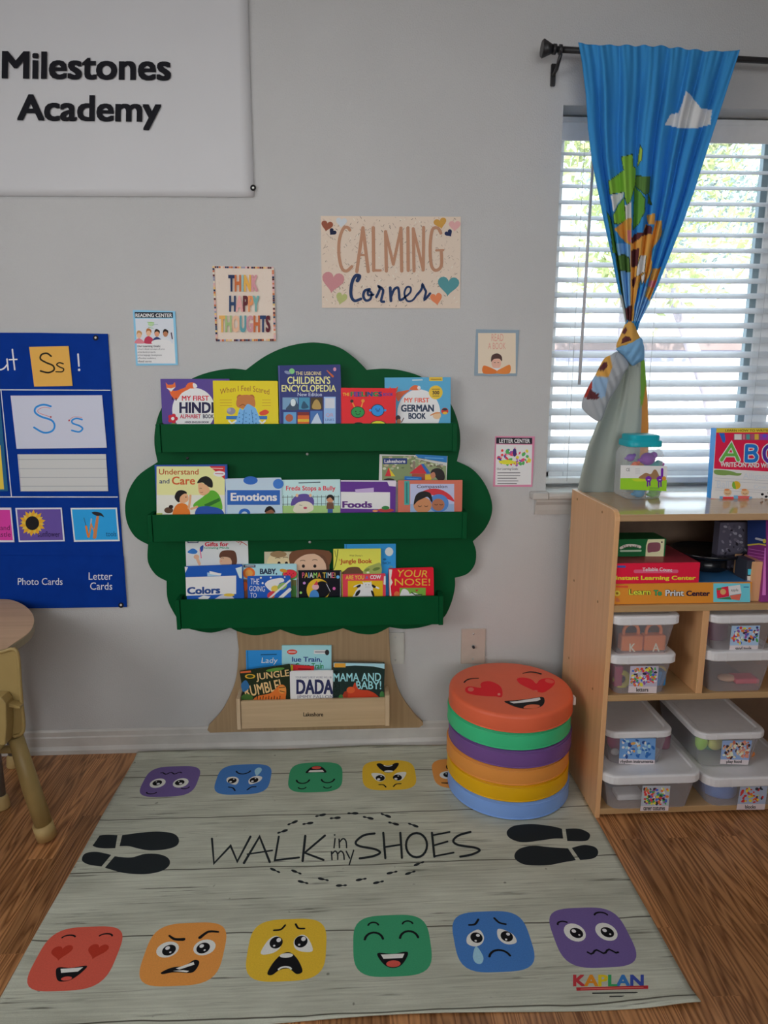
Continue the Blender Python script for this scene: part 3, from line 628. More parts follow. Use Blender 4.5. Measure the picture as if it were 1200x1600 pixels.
def A(m):
    m.poly([(805+155*math.cos(math.radians(q)), 395+172*math.sin(math.radians(q))) for q in range(150, 391, 8)], '#dfe3e6')
    m.blob([(738, 226), (765, 196), (800, 198), (815, 226)], '#d0602f'); m.ell(806, 212, 12, 14, '#efe6e0'); m.poly([(592, 204), (606, 214), (640, 214), (655, 198), (650, 236), (622, 262), (600, 236)], '#d0602f'); m.blob([(640, 250), (690, 235), (740, 228), (690, 270), (655, 310)], '#c8592c')
    m.text('MY FIRST', 700, 284, 880, 318, '#d8573a', .03); m.text('GERMAN', 676, 333, 914, 385, '#21344e', .05); m.text('BOOK', 730, 393, 855, 437, '#21344e', .05)
    m.ell(927, 245, 50, 50, '#f0b52c'); m.text('300', 902, 234, 953, 260, '#3a2a10', .04); m.line([(900, 222), (954, 222)], 5, '#7a5a1c'); m.line([(904, 272), (950, 272)], 5, '#7a5a1c')
    m.rect(880, 135, 976, 162, '#f0b52c'); m.line([(892, 150), (964, 150)], 6, '#7a5a1c'); m.line([(760, 157), (830, 155)], 7, '#cfe4ef')
    m.ell(992, 380, 26, 24, '#c4302a'); m.ell(992, 368, 20, 8, '#222222'); m.ell(994, 394, 18, 9, '#e0aa2c'); m.ell(935, 412, 30, 26, '#e8b48c'); m.line([(890, 410), (920, 395), (955, 392)], 8, '#c8793c'); m.ell(655, 430, 18, 20, '#2c2430'); m.ell(660, 455, 16, 18, '#b8744e'); m.line([(680, 460), (696, 430)], 6, '#5b3a34')
book((558, 138), (1035, 135), .066, T1, .009, '#4f9fc6', 'light blue first-words book with a white circle and a yellow badge', A, Z6)
def A(m):
    m.text('THE', 257, 248, 305, 270, '#e8a82a', .03); m.text('FEELINGS', 312, 240, 540, 275, ['#1d7a3c', '#5a2a86', '#123f7a', '#1d7a3c', '#3a2a18', '#123f7a', '#1d7a3c', '#20206a'], .07); m.text('BOOK', 546, 249, 620, 271, '#402a86', .03)
    m.line([(345, 360), (322, 310)], 9, '#e88a2c'); m.line([(388, 360), (402, 308)], 9, '#e88a2c'); m.ell(322, 308, 12, 12, '#231a14'); m.ell(402, 306, 12, 12, '#e88a2c'); m.ell(365, 388, 51, 42, '#101510'); m.ell(365, 388, 46, 37, '#1e8a3f')
    for x in (350, 382): m.ell(x, 382, 5, 5, '#0c1a0c')
    m.arc(366, 392, 16, 14, 20, 160, 4, '#0c1a0c'); m.ell(508, 375, 49, 45, '#101a30'); m.ell(508, 375, 44, 40, '#1f86d0')
    for x in (455, 562): m.ell(x, 374, 9, 9, '#1f86d0')
    m.ell(510, 378, 13, 8, '#1a5fa6'); m.ell(496, 366, 4, 4, '#0c1a2c'); m.ell(522, 366, 4, 4, '#0c1a2c'); m.ell(512, 470, 54, 22, '#101010'); m.ell(512, 472, 49, 20, '#f0d020'); m.ell(370, 470, 30, 10, '#1a1410')
book((243, 212), (640, 215), .090, T1, .011, '#e8101c', 'small bright red book with round green and blue faces', A, Z6, r=.003)
# -- middle tray
def A(m):
    m.rect(68, 779, 560, 1135, '#f0dc98'); m.rect(68, 985, 560, 1135, '#f2e6cc'); m.poly([(448, 777), (560, 777), (560, 872)], '#c22b33'); m.line([(470, 792), (545, 794)], 6, '#e7b5a8'); m.ell(520, 832, 42, 21, '#e9e4e2'); m.line([(492, 830), (548, 832)], 6, '#b24a50')
    m.text('Understand', 85, 797, 370, 838, '#b0562a', .015); m.text('and', 88, 868, 160, 902, '#2a3566', .015); m.text('Care', 178, 852, 345, 910, '#c4572a', .02)
    m.blob([(335, 1050), (400, 1000), (450, 955), (495, 960), (530, 1010), (537, 1095), (440, 1075), (350, 1080)], '#5aa52f'); m.poly([(410, 1055), (520, 1005), (527, 1028), (425, 1078)], '#2d6a28'); m.blob([(360, 1140), (362, 1078), (440, 1066), (535, 1090), (540, 1140)], '#2a4fa0')
    m.blob([(360, 900), (385, 862), (430, 850), (468, 880), (470, 930), (430, 920), (400, 895)], '#1c1715'); m.blob([(372, 900), (400, 900), (440, 925), (450, 960), (410, 988), (378, 975), (368, 935)], '#dca57c'); m.arc(386, 940, 7, 4, 180, 360, 3, '#3a2014'); m.arc(392, 962, 10, 6, 20, 150, 3, '#8a3a2a')
    m.blob([(198, 1000), (215, 960), (250, 950), (285, 965), (275, 990), (235, 1035), (215, 1030)], '#1c1715'); m.blob([(238, 1000), (270, 975), (292, 985), (298, 1020), (270, 1042), (238, 1040)], '#dca57c'); m.ell(280, 1000, 4, 4, '#2a1810')
    m.blob([(190, 1140), (198, 1075), (235, 1045), (290, 1060), (305, 1140)], '#d8762c'); m.line([(300, 1080), (308, 1030), (312, 990)], 16, '#dca57c'); m.line([(318, 1085), (360, 1070)], 16, '#dca57c'); m.ell(155, 1095, 32, 22, '#5a4030'); m.ell(172, 1070, 16, 14, '#2a1c16'); m.rect(68, 1115, 110, 1135, '#a8b860')
book((53, 769), (575, 765), .088, T2, .012, '#2a4f9e', 'blue-edged book with two boys, one in a green striped sweater', A, Z5)
def A(m):
    m.ell(745, 880, 52, 30, '#2a62b4'); m.ell(945, 905, 38, 36, '#3a72c0'); m.rect(577, 950, 958, 1056, '#2b5fae'); m.text('Emotions', 602, 970, 936, 1028, '#e6ecf5', .04); m.ell(702, 1118, 42, 36, '#2a62b4'); m.ell(702, 1122, 22, 18, '#b9cbe6'); m.ell(884, 1110, 32, 30, '#8a5a40'); m.blob([(848, 1110), (860, 1075), (890, 1066), (918, 1090), (922, 1115), (895, 1090)], '#1d1614'); m.rect(565, 960, 578, 1125, '#9fb6da')
book((563, 868), (967, 860), .090, T2, .010, '#b4c8e6', 'pale blue board book with a dark blue title band across it', A, Z5, r=.006)
def A(m):
    m.rect(439, 790, 532, 802, '#9fc27a'); m.line([(441, 777), (530, 776)], .8, '#4a6a62'); m.line([(441, 788), (530, 787)], .8, '#4a6a62')
    for q in range(14): m.line([(443+q*6.6, 774), (443+q*6.6, 790)], .7, '#3a5a58')
    m.line([(467, 754.5), (500, 753.5)], 1.6, '#39525c'); m.text('Freda Stops a Bully', 447, 759, 524, 768.5, '#cf2a3c', .02); m.rect(434.3, 750, 438, 802, '#c81e30')
    m.blob([(455, 790), (457, 780), (466, 773), (480, 772), (490, 780), (489, 790), (478, 784), (466, 787)], '#5a4a90'); m.blob([(458, 796), (464, 786), (478, 783), (488, 788), (489, 797), (476, 802), (462, 801)], '#e6d0ba'); m.ell(464, 774, 2.2, 2.6, '#d8b48c'); m.ell(485, 774, 2.2, 2.6, '#d8b48c'); m.ell(477, 793.5, 3, 1.8, '#b8485a'); m.line([(468, 789), (472, 789.4)], .7, '#2a2020')
    m.ell(516, 780, 5.6, 5.5, '#c08a68'); m.blob([(510, 780), (512, 774), (518, 773), (522, 777), (521, 782), (516, 777)], '#181414'); m.poly([(511, 785), (521, 785), (522, 795), (510, 795)], '#6a4a3a'); m.rect(512, 795, 520, 803, '#3a5a96')
book((434, 750), (531.5, 749), .086, T2, .004, '#b8dcdc', 'thin pale teal book with a girl in a purple hood and red title', A, None, spine='#c81e30')
def A(m):
    m.poly([(243, 878), (640, 880), (640, 890), (243, 888)], '#c9c2d4'); m.poly([(575, 885), (640, 888), (640, 925), (590, 920)], '#d5ccdc'); m.poly([(243, 962), (597, 965), (597, 1088), (243, 1082)], '#dddbe0'); m.poly([(345, 945), (480, 932), (480, 966), (350, 968)], '#b9a4cc'); m.text('Foods', 253, 1030, 468, 1078, '#5a2a78', .05)
    m.ell(565, 1095, 60, 14, '#b23a3a'); m.ell(565, 1078, 28, 14, '#2f7a3c'); m.ell(490, 1100, 20, 8, '#d88a5a')
book((241, 880), (640, 885), .090, T2, .010, '#5b2a86', 'purple board book with a taped white title strip', A, Z6, r=.005)
def A(m):
    m.rect(743, 905, 1060, 1110, '#b0b6d4'); m.rect(743, 1050, 1060, 1110, '#8ea6c8'); m.rect(700, 884, 738, 1056, '#3f9a94'); m.line([(718, 900), (719, 1040)], 9, '#2a6a66'); m.text('Compassion', 790, 911, 1010, 942, '#38304a', .01)
    m.blob([(825, 968), (880, 942), (960, 945), (1030, 985), (1060, 1032), (1000, 1010), (900, 985)], '#c4303a'); m.ell(948, 1045, 72, 66, '#4f7fc0'); m.ell(945, 1055, 46, 44, '#a8694a'); m.ell(832, 1058, 66, 58, '#c08258'); m.blob([(768, 1055), (785, 985), (835, 958), (890, 975), (902, 1040), (870, 1000), (835, 1010), (795, 1030)], '#181212')
    m.arc(812, 1062, 12, 6, 10, 170, 4, '#2a1810'); m.arc(858, 1062, 12, 6, 10, 170, 4, '#2a1810'); m.arc(930, 1052, 10, 5, 10, 170, 4, '#2a1810'); m.arc(966, 1052, 10, 5, 10, 170, 4, '#2a1810')
book((655, 880), (1120, 878), .090, T2, .010, '#c56a55', 'salmon-framed book with two children under a red umbrella', A, Z6)
def A(m):
    m.rect(540, 703, 770, 890, '#7f8f62'); m.rect(770, 712, 1002, 890, '#8d9a70')
    R = random.Random(2)
    m.step = .03
    for q in range(60): m.ell(R.uniform(555, 990), R.uniform(712, 800), R.uniform(6, 18), R.uniform(5, 12), R.choice(['#a9b48a', '#5d7048', '#c7cbb0', '#6f6a50', '#b7a98c']), n=8)
    m.step = 1
    m.rect(760, 740, 780, 885, '#8a7c6a'); m.poly([(778, 692), (1010, 704), (1006, 752), (800, 716)], '#1f78c0'); m.line([(850, 716), (980, 722)], 8, '#5aa4d8'); m.poly([(780, 718), (1004, 752), (1002, 776), (780, 722)], '#c6c8c4'); m.text('2 color', 935, 756, 980, 772, '#4a5060', 0)
    m.rect(547, 720, 720, 762, '#22387a'); m.text('Lakeshore', 557, 729, 708, 754, '#dfe3ee', .03)
    m.poly([(735, 830), (820, 762), (885, 832)], '#c82a35'); m.poly([(820, 762), (840, 760), (890, 830), (862, 832)], '#2a66b4'); m.rect(755, 832, 850, 885, '#a34a34'); m.rect(850, 838, 895, 885, '#d8b02a'); m.poly([(560, 850), (588, 785), (620, 850)], '#c82a35'); m.poly([(590, 790), (635, 850), (605, 850)], '#e0c02c')
    m.blob([(890, 830), (905, 800), (950, 792), (985, 820), (990, 870), (950, 880), (920, 850)], '#201614'); m.blob([(888, 835), (915, 820), (925, 850), (900, 868)], '#b8785a'); m.ell(590, 880, 40, 16, '#2a2420')
book((522, 691), (1012, 704), .054, T2, .004, '#d0d0cc', 'white-edged toy catalogue with a red block roof, behind the umbrella book', A, Z6, name='catalogue', cat='catalogue', gl=True)
book((703, 850), (825, 855), .064, T2, .004, '#1d6ab0', 'little blue booklet peeping out above the umbrella book', lambda m: m.line([(720, 866), (800, 869)], 8, '#4a90cc'), Z6, name='booklet', cat='booklet')
# -- bottom tray
def A(m):
    m.rect(165, 112, 250, 142, '#2a3560'); m.line([(175, 132), (240, 132)], 7, '#c8ccdc'); m.text('Gifts for', 300, 135, 485, 168, '#b8283c', .04); m.text('Growing Minds', 294, 172, 490, 192, '#2f8a6a', .03)
    m.line([(560, 125), (600, 140), (630, 160)], 5, '#a83a34'); m.line([(590, 130), (575, 155)], 4, '#a83a34'); m.line([(545, 130), (570, 140)], 4, '#a83a34')
    m.blob([(165, 212), (205, 185), (242, 205), (230, 225), (190, 225)], '#2f6cb4'); m.blob([(262, 178), (288, 160), (285, 200), (268, 210)], '#2a4a96'); m.line([(262, 195), (268, 225), (272, 258)], 8, '#d8648a', 3); m.line([(240, 262), (258, 305)], 22, '#d0a084'); m.ell(235, 250, 22, 18, '#d0a084')
    m.blob([(412, 250), (430, 208), (490, 198), (540, 215), (550, 300), (510, 310), (500, 270), (440, 262)], '#5a3a2c'); m.blob([(420, 262), (450, 250), (500, 262), (505, 310), (425, 310)], '#d6a184'); m.arc(440, 262, 8, 4, 180, 360, 3, '#3a2418'); m.ell(428, 284, 6, 6, '#c98a70')
book((147, 116), (636, 112), .056, T3, .004, '#c3c8d4', 'pale gift catalogue with a child in profile, behind the blue colours book', A, Z7, name='catalogue', cat='catalogue', k=.62)
def A(m):
    m.poly([(150, 410), (545, 397), (545, 540), (154, 555)], '#cfccc8'); m.text('Colors', 162, 484, 420, 540, '#1c3f7c', .05, rot=-1.5); m.poly([(318, 372), (430, 378), (425, 398), (320, 402)], '#8fb0d6'); m.poly([(335, 360), (430, 382), (420, 398), (340, 385)], '#c9d6e4'); m.poly([(143, 328), (170, 330), (148, 375)], '#c9d6e4'); m.poly([(540, 340), (590, 325), (590, 420), (570, 415)], '#b4c6d8'); m.poly([(246, 572), (290, 552), (345, 560), (300, 605)], '#c9d6e4')
    m.blob([(358, 605), (400, 565), (450, 545), (515, 560), (525, 605)], '#b8b8c2'); m.ell(490, 548, 42, 12, '#c8a83c'); m.ell(450, 595, 35, 10, '#6a3040'); m.rect(560, 580, 575, 605, '#c9d6e4')
book((143, 328), (592, 311), .089, T3, .011, '#1c4d9e', 'dark blue board book with a taped white title strip and curled corner', A, Z7, k=.62, r=.005)
def A(m):
    m.rect(604, 312, 696, 333, '#23304e'); m.line([(615, 322), (685, 322)], 6, '#c8ccd4'); m.ell(645, 378, 48, 45, '#c8652c'); m.ell(645, 378, 30, 28, '#dd8a44'); m.ell(965, 390, 62, 42, '#4f8a44'); m.ell(965, 384, 54, 34, '#cf3040'); m.ell(915, 358, 30, 14, '#b8822c', 10)
    for q in range(5): m.ell(935+q*14, 380+(q % 2)*12, 3, 4, '#2a1414')
    m.text('BABY,', 730, 342, 865, 392, '#22304a', .05); m.rect(975, 430, 1016, 600, '#5a5a34'); m.ell(995, 520, 22, 50, '#3c6a34'); m.rect(600, 425, 640, 600, '#7a4a30'); m.ell(615, 480, 20, 36, '#b8502c')
book((598, 309), (1017, 307), .072, T3, .010, '#97bfd8', 'light blue board book with orange and watermelon, behind the bedtime book', A, Z7, k=.62, r=.006)
def A(m):
    for t_, x0, y0, x1, y1 in (('THE', 657, 420, 725, 465), ('GOING', 648, 478, 770, 520), ('TO', 655, 532, 705, 570), ('BED', 652, 578, 742, 612)): m.text(t_, x0, y0, x1, y1, '#d0d6de', .0, rot=2)
    m.blob([(770, 470), (790, 440), (830, 425), (900, 415), (920, 440), (880, 460), (870, 510), (820, 520)], '#cfd6da'); m.ell(850, 500, 32, 26, '#d8b048'); m.ell(905, 480, 40, 26, '#7fa05a', -25); m.ell(820, 545, 36, 24, '#b83a44', -30); m.line([(785, 590), (965, 435)], 14, '#d4cfc8'); m.line([(870, 590), (965, 505)], 26, '#c8ccd6'); m.line([(800, 595), (840, 560)], 10, '#c8622c'); m.ell(752, 455, 8, 8, '#d0d6de'); m.ell(815, 412, 7, 7, '#d0d6de'); m.ell(738, 414, 8, 8, '#d8c8b0'); m.ell(925, 408, 6, 6, '#d0d6de')
book((632, 404), (968, 400), .090, T3, .012, '#1d4fa2', 'small blue bedtime board book with a tumbling heap of animals', A, Z7, k=.62, r=.006, lean=5)
def A(m):
    m.rect(413, 862, 455.5, 900, '#b4ad94'); m.rect(455.5, 862, 514, 900, '#60402e'); m.ell(435, 880, 18, 17, '#cdb892'); m.ell(435, 866, 13, 5, '#8a7150'); m.ell(483, 888, 27, 24, '#d8a68c'); m.blob([(456, 862), (514, 861), (514, 884), (506, 868), (480, 866), (462, 876), (456, 890)], '#6a4630')
    for x, y in ((436, 880), (447.5, 880), (474, 884.5), (492, 884.5)): m.ell(x, y, 2.4, 2.6, '#241a18')
    for x, y in ((434, 873), (446, 872), (473, 877), (492, 876)): m.arc(x, y, 4, 1.6, 200, 340, .9, '#5a4030')
book((413, 862.5), (514, 861), .060, T3, .010, '#8a7058', 'baby-face board book, two big cartoon faces peeping over the moon book', A, None, k=.62, r=.003)
def A(m):
    m.text('PAJAMA TIME!', 472, 894.5, 524, 903, ['#c85a78', '#d8a03c', '#5a9ac8', '#c8c8d0', '#8ac060', '#d87a3c', '#c85a78', '#d8b03c', '#5ab0c8', '#c8c8d0'], .01, rot=-1)
    m.ell(497, 922, 18, 18, '#d8a428', n=28); m.ell(503, 921, 12.5, 13, '#0b0b14', n=24); m.blob([(484, 935), (486, 924), (493, 922), (498, 928), (497, 938)], '#3f7ab8'); m.ell(493, 917, 5.4, 4.6, '#d89aa0'); m.poly([(490, 914), (495, 907), (497, 914)], '#b83a40'); m.ell(475.5, 911, 2.2, 2.2, '#b07ab8'); m.ell(522, 919.5, 2.4, 2.4, '#c05a9a'); m.ell(528, 901.5, 2.6, 2.6, '#5a9ac8'); m.ell(470, 926, 2, 2, '#8ac060'); m.line([(510, 912), (516, 924)], .8, '#c0c0c8'); m.line([(465.8, 893), (466, 938)], .9, '#9a9aa0'); m.line([(532, 893), (532, 938)], .9, '#9a9aa0'); m.ell(513, 937, 7, 3, '#8a9a4a')
book((465.5, 892), (533.2, 891), .090, T3, .012, '#0c0c16', 'black board book with a yellow crescent moon and pastel letters', A, None, k=.62, r=.003, lean=5)
def A(m):
    m.text('Walt Disney\u2019s', 330, 234, 432, 250, '#5a4a1c', .0); m.text('Jungle Book', 258, 266, 506, 312, '#a03a1e', .03, rot=-.5); m.text('The', 246, 268, 262, 282, '#a03a1e', .0); m.line([(240, 195), (232, 260), (215, 330), (205, 350)], 6, '#4a5a24', 4); m.line([(215, 200), (225, 250)], 4, '#4a5a24')
    m.blob([(278, 385), (300, 350), (330, 332), (395, 330), (420, 352), (440, 385)], '#5f4230'); m.blob([(440, 360), (470, 330), (520, 310), (572, 300), (572, 385), (450, 385)], '#8f9a54'); m.ell(468, 352, 22, 10, '#6a7a3a', -20); m.ell(540, 345, 30, 12, '#5d7038', -15); m.ell(475, 372, 12, 8, '#c8c8b0')
book((204, 190), (576, 187), .074, T3, .008, '#c9c650', 'yellow-green storybook with rust-red lettering, behind the cow book', A, Z8, k=.62)
def A(m):
    m.ell(640, 210, 32, 34, '#c3ccd0'); m.text('EACH', 590, 288, 648, 308, '#1c4a7c', .03); m.ell(605, 270, 14, 8, '#1c5a90'); m.ell(655, 328, 16, 8, '#5a8a9a'); m.line([(306, 155), (306, 190)], 6, '#2a6a9c')
book((290, 151), (693, 148), .058, T3, .009, '#2f8ac8', 'bright blue storybook hidden behind the yellow-green jungle book', A, Z8, k=.62, r=.003)
def A(m):
    m.rect(318, 437, 590, 590, '#e8a21a'); m.text('ARE YOU', 300, 394, 445, 427, '#d8a83c', .03); m.text('A', 456, 400, 476, 422, '#3a6ab0', .03); m.text('COW', 492, 393, 576, 424, '#dcd8d8', .04)
    m.blob([(362, 585), (372, 530), (400, 490), (410, 470), (365, 488), (368, 476), (415, 462), (440, 466), (446, 450), (500, 450), (508, 468), (560, 490), (558, 502), (515, 492), (520, 545), (530, 585)], '#dcdcdc'); m.blob([(375, 555), (385, 525), (412, 508), (412, 530), (395, 552)], '#181818'); m.blob([(498, 515), (515, 520), (526, 560), (510, 555)], '#181818'); m.blob([(505, 465), (535, 480), (530, 492), (512, 488)], '#181818'); m.blob([(385, 478), (418, 465), (412, 486), (390, 490)], '#181818')
    m.line([(442, 466), (436, 446)], 6, '#e8e0c8'); m.line([(494, 466), (498, 444)], 6, '#e8e0c8'); m.ell(462, 486, 12, 7, '#bdbdbd'); m.ell(484, 486, 12, 7, '#bdbdbd'); m.ell(458, 468, 3, 4, '#222222'); m.ell(482, 468, 3, 4, '#222222'); m.poly([(600, 400), (613, 400), (613, 470), (596, 465)], '#cfc4c0')
book((277, 389), (612, 383), .090, T3, .012, '#c4384a', 'red-bordered board book with a white cow on yellow', A, Z8, k=.62, r=.005, lean=5)
def A(m):
    m.text('YOUR', 695, 353, 940, 408, '#dba53a', .0, rot=1.5, shear=10); m.text('NOSE!', 684, 420, 960, 474, '#dba53a', .0); m.poly([(640, 348), (665, 350), (655, 420), (668, 450), (652, 480), (660, 580), (645, 580)], '#d2c4bc'); m.rect(722, 492, 926, 585, '#6f9a3a')
    m.blob([(722, 590), (740, 510), (775, 505), (800, 540), (790, 590)], '#d6d4cc'); m.blob([(780, 560), (830, 530), (900, 560), (920, 590), (790, 590)], '#d9d6cc'); m.line([(815, 528), (845, 548), (895, 545)], 8, '#3a4a30'); m.poly([(842, 505), (872, 505), (855, 524)], '#a83a30'); m.ell(700, 545, 22, 26, '#d2643a')
book((636, 346), (987, 334), .090, T3, .014, '#c4182c', 'bright red board book with yellow letters and a worn white edge', A, Z8, k=.62, r=.006, lean=4)
# -- trunk tray
def A(m): m.text('Lady', 240, 184, 308, 214, '#c9dce8', .0, shear=4); m.line([(240, 172), (305, 170)], 4, '#173f63'); m.line([(182, 156), (184, 240)], 3, '#1c5a8c')
book((175, 153), (386, 151), .052, T4, .008, '#2a7ab8', 'blue storybook with white script, behind the tiger book', A, Z9, k=.56)
def A(m):
    m.ell(372, 160, 22, 11, '#c8453a'); m.line([(358, 160), (386, 160)], 4, '#e0d8d4'); m.rect(465, 152, 520, 168, '#cfd4d8'); m.line([(470, 160), (514, 160)], 4, '#6a6a70'); m.ell(521, 162, 9, 12, '#2a2a2c'); m.text('lue Train,', 372, 181, 499, 205, '#1f3a78', .03); m.text('Green Train', 386, 207, 506, 231, '#257a4a', .03)
book((328, 133), (540, 133), .062, T4, .008, '#8ab8dc', 'light blue easy-reader book with navy and green title words', A, Z9, k=.56)
book((366, 215), (466, 222), .084, T4, .006, '#b02a2c', 'red book with a yellow corner, mostly hidden by the white book', lambda m: (m.poly([(366, 215), (376, 216), (376, 240), (366, 240)], '#d8b02c'), m.line([(400, 232), (450, 234)], 6, '#7a1c20')), Z9, k=.56)
def A(m):
    m.poly([(150, 244), (195, 239), (198, 247), (152, 251)], '#b85a34'); m.ell(193, 264, 22, 10, '#b8922c'); m.ell(193, 264, 15, 6, '#2a3a1c'); m.text('JUNGLE', 218, 243, 360, 280, '#c9a070', .02, rot=-7); m.text('RUMBLE!', 168, 291, 326, 338, '#c9a070', .02, rot=-12); m.blob([(210, 380), (220, 350), (280, 335), (320, 300), (345, 310), (345, 350), (330, 380)], '#b8622a')
    for q in range(9): m.line([(225+q*12, 348+(q % 2)*4), (222+q*12, 374)], 3, '#241a12')
    m.ell(330, 320, 16, 18, '#c87a3a'); m.line([(318, 312), (340, 310)], 3, '#241a12'); m.line([(320, 326), (340, 330)], 3, '#241a12'); m.blob([(155, 300), (175, 280), (190, 310), (165, 330)], '#2a5a86'); m.ell(300, 235, 40, 7, '#4a7a34', -8); m.ell(180, 355, 26, 16, '#3a5a2a')
book((148, 243), (362, 214), .106, T4, .010, '#1d2618', 'dark jungle board book with tan letters and an orange tiger, tilted in the wooden tray', A, Z9, k=.56, r=.004)
def A(m):
    m.text('YOUR BABY\u2019S FIRST WORD WILL BE', 386, 264, 541, 272, '#6a687c', .0); m.text('DADA', 390, 277, 547, 340, '#262a4c', .045); m.text('JIMMY FALLON', 392, 344, 547, 362, '#5a586c', -.005)
book((362, 244), (574, 240), .106, T4, .010, '#c6c1c6', 'cream-white board book with large navy capitals', A, Z9, k=.56, r=.007, lean=2)
def A(m):
    m.poly([(549, 206), (766, 210), (766, 232), (720, 222), (640, 218), (549, 224)], '#8fb4c8'); m.rect(552, 208, 600, 226, '#c88a34'); m.text('MAMA AND', 548, 250, 751, 285, '#86b8cc', .02, rot=-.5); m.text('BABY!', 645, 284, 752, 319, '#86b8cc', .02); m.blob([(590, 365), (600, 330), (625, 320), (640, 290), (655, 318), (700, 325), (735, 345), (738, 370)], '#a83a24'); m.ell(622, 322, 18, 14, '#b8502c'); m.ell(600, 345, 10, 18, '#8a3020'); m.ell(580, 355, 10, 14, '#3a6a3a'); m.ell(755, 345, 10, 18, '#3a6a3a')
book((548, 205), (768, 209), .106, T4, .012, '#1c2b28', 'dark green board book with pale blue letters and a red-brown animal', A, Z9, k=.56, r=.006, lean=2)

# ------------------------------------------------------------------ what hangs on the wall
def sheet(name, quad, off, base, label, cat, art=None, zoom=(0, 0, 1), k=.68, t=.0025, group=None, gl=False):
    """thin poster, card or cloth on the wall; quad = its corners"""
    m = MB(k=k, zoom=zoom, mp=vmap(off), n=BACK); m.pm = GLOSS if gl else PRINT
    m.prism([m.mp(zoom[0]+x*zoom[2], zoom[1]+y*zoom[2]) for x, y in quad], Vector((0, t, 0)), m.pm, lin(base, k))
    if art: art(m)
    return tag(m.build(name), label, cat, group)
ZA, ZB, ZC_, ZD = (190, 320, .225), (480, 320, .3), (0, 500, .2875), (0, 0, .35)
# banner: hemmed vinyl with soft pulls
VIN = mat('banner_vinyl', (.70, .70, .715), .45, .4, noise=.02, nscale=4)
ban = thing('banner', 'large white vinyl banner with black lettering, high on the wall', 'banner', (-1.3, -.006, 2.27))
def ban_pt(u, v, extra=0):
    y = -230+u*0+v*(533+5*u); x = -700+u*(1080+(303-(303-y))*.0+ (y+230)*.031)
    fold = .0035*math.sin((u*1.6+v*.9)*7.5)*max(0, min(1, u*1.5-.35))*(1-v*.75)
    return V(x, y, .0075+fold+extra)
n_u, n_v = 60, 36
b = MB(); b.v = [ban_pt(i/n_u, j/n_v) for j in range(n_v+1) for i in range(n_u+1)]
for j in range(n_v):
    for i in range(n_u):
        q = j*(n_u+1)+i; b.face([q, q+1, q+n_u+2, q+n_u+1], VIN, smooth=True)
bo = b.build('banner_sheet', ban); bo.modifiers.new('t', 'SOLIDIFY').thickness = .001
b = MB(k=.55, zoom=ZD, mp=vmap(.0135), n=BACK); b.text('Milestones', 8, 232, 764, 356, '#131318', .035, rot=.7); b.build('lettering', ban); b = MB(k=.55, zoom=ZD, mp=vmap(.0135), n=BACK); b.text('Academy', 76, 424, 720, 578, '#131318', .035, rot=.7); b.build('lettering', ban)
b = MB(k=.55, zoom=ZD, mp=vmap(.010), n=BACK); b.ell(1130, 838, 13, 14, '#101010'); b.ell(1130, 838, 5, 5, '#c8c4b8'); b.build('grommet', ban)

# blue pocket chart with its cards
BLUEC = mat('blue_nylon', lin('#062d7c', .62), .65, .06, noise=.1, nscale=14, bump=.05, bscale=9)
chart = thing('pocket_chart', 'blue cloth pocket chart with white lines and letter cards, on the wall', 'pocket chart', (-1.3, 0, .66))
b = MB(); q = [(-260, 519), (60, 520), (168, 521.5), (176, 640), (185, 770), (193, 880), (198, 948), (60, 950), (-260, 951)]
b.prism([V(x, y, .007) for x, y in q], Vector((0, .005, 0)), BLUEC); b.build('backing', chart)
b = MB(); b.prism([V(x, y, .0095) for x, y in [(-260, 867), (60, 868), (193, 869), (198.4, 948.5), (60, 950.5), (-260, 951.5)]], Vector((0, .002, 0)), BLUEC); b.build('pocket', chart)
m = MB(k=.68, zoom=ZC_, mp=vmap(.0074), n=BACK); W_ = '#c9cbd8'
for q in ([(-700, 376), (598, 382)], [(5, 380), (62, 958)], [(-700, 961), (638, 962)]):
    m.line(q, 5, W_); m.build('printed_line', chart); m = MB(k=.68, zoom=ZC_, mp=vmap(.0074), n=BACK)
m.line([(-25, 212), (-20, 252), (-2, 270), (22, 262), (40, 240)], 8, W_, 4); m.line([(38, 212), (44, 272)], 8, W_); m.build('lettering', chart); m = MB(k=.68, zoom=ZC_, mp=vmap(.0074), n=BACK); m.line([(67, 160), (80, 270)], 8, W_); m.line([(50, 216), (92, 214)], 7, W_); m.build('lettering', chart)
m = MB(k=.68, zoom=ZC_, mp=vmap(.0074), n=BACK); m.line([(424, 186), (429, 250)], 9, W_); m.ell(430, 271, 7, 7, W_); m.build('exclamation_mark', chart)
m = MB(k=.68, zoom=ZC_, mp=vmap(.0099), n=BACK); m.text('Photo Cards', 97, 1402, 340, 1440, W_, -.006); m.build('pocket_lettering', chart); m = MB(k=.68, zoom=ZC_, mp=vmap(.0099), n=BACK); m.text('Letter', 482, 1372, 610, 1412, W_, -.006); m.text('Cards', 490, 1426, 610, 1466, W_, -.006); m.build('pocket_lettering', chart)
for (x, y) in ((520, 97), (658, 1550)):
    m = MB(k=.68, zoom=ZC_, mp=vmap(.0102), n=BACK); m.ell(x, y, 15, 15, '#15161c'); m.ell(x-1, y-1, 6, 6, '#c0b8b0'); m.build('grommet', chart)
G_ = 'cards in the blue pocket chart'
def A(m):
    m.line([(278, 197), (255, 181), (226, 188), (220, 212), (252, 232), (288, 248), (293, 272), (262, 286), (220, 277)], 9, '#201a10', 4); m.line([(344, 238), (322, 232), (308, 243), (326, 256), (346, 266), (338, 281), (304, 281)], 7, '#201a10', 4)
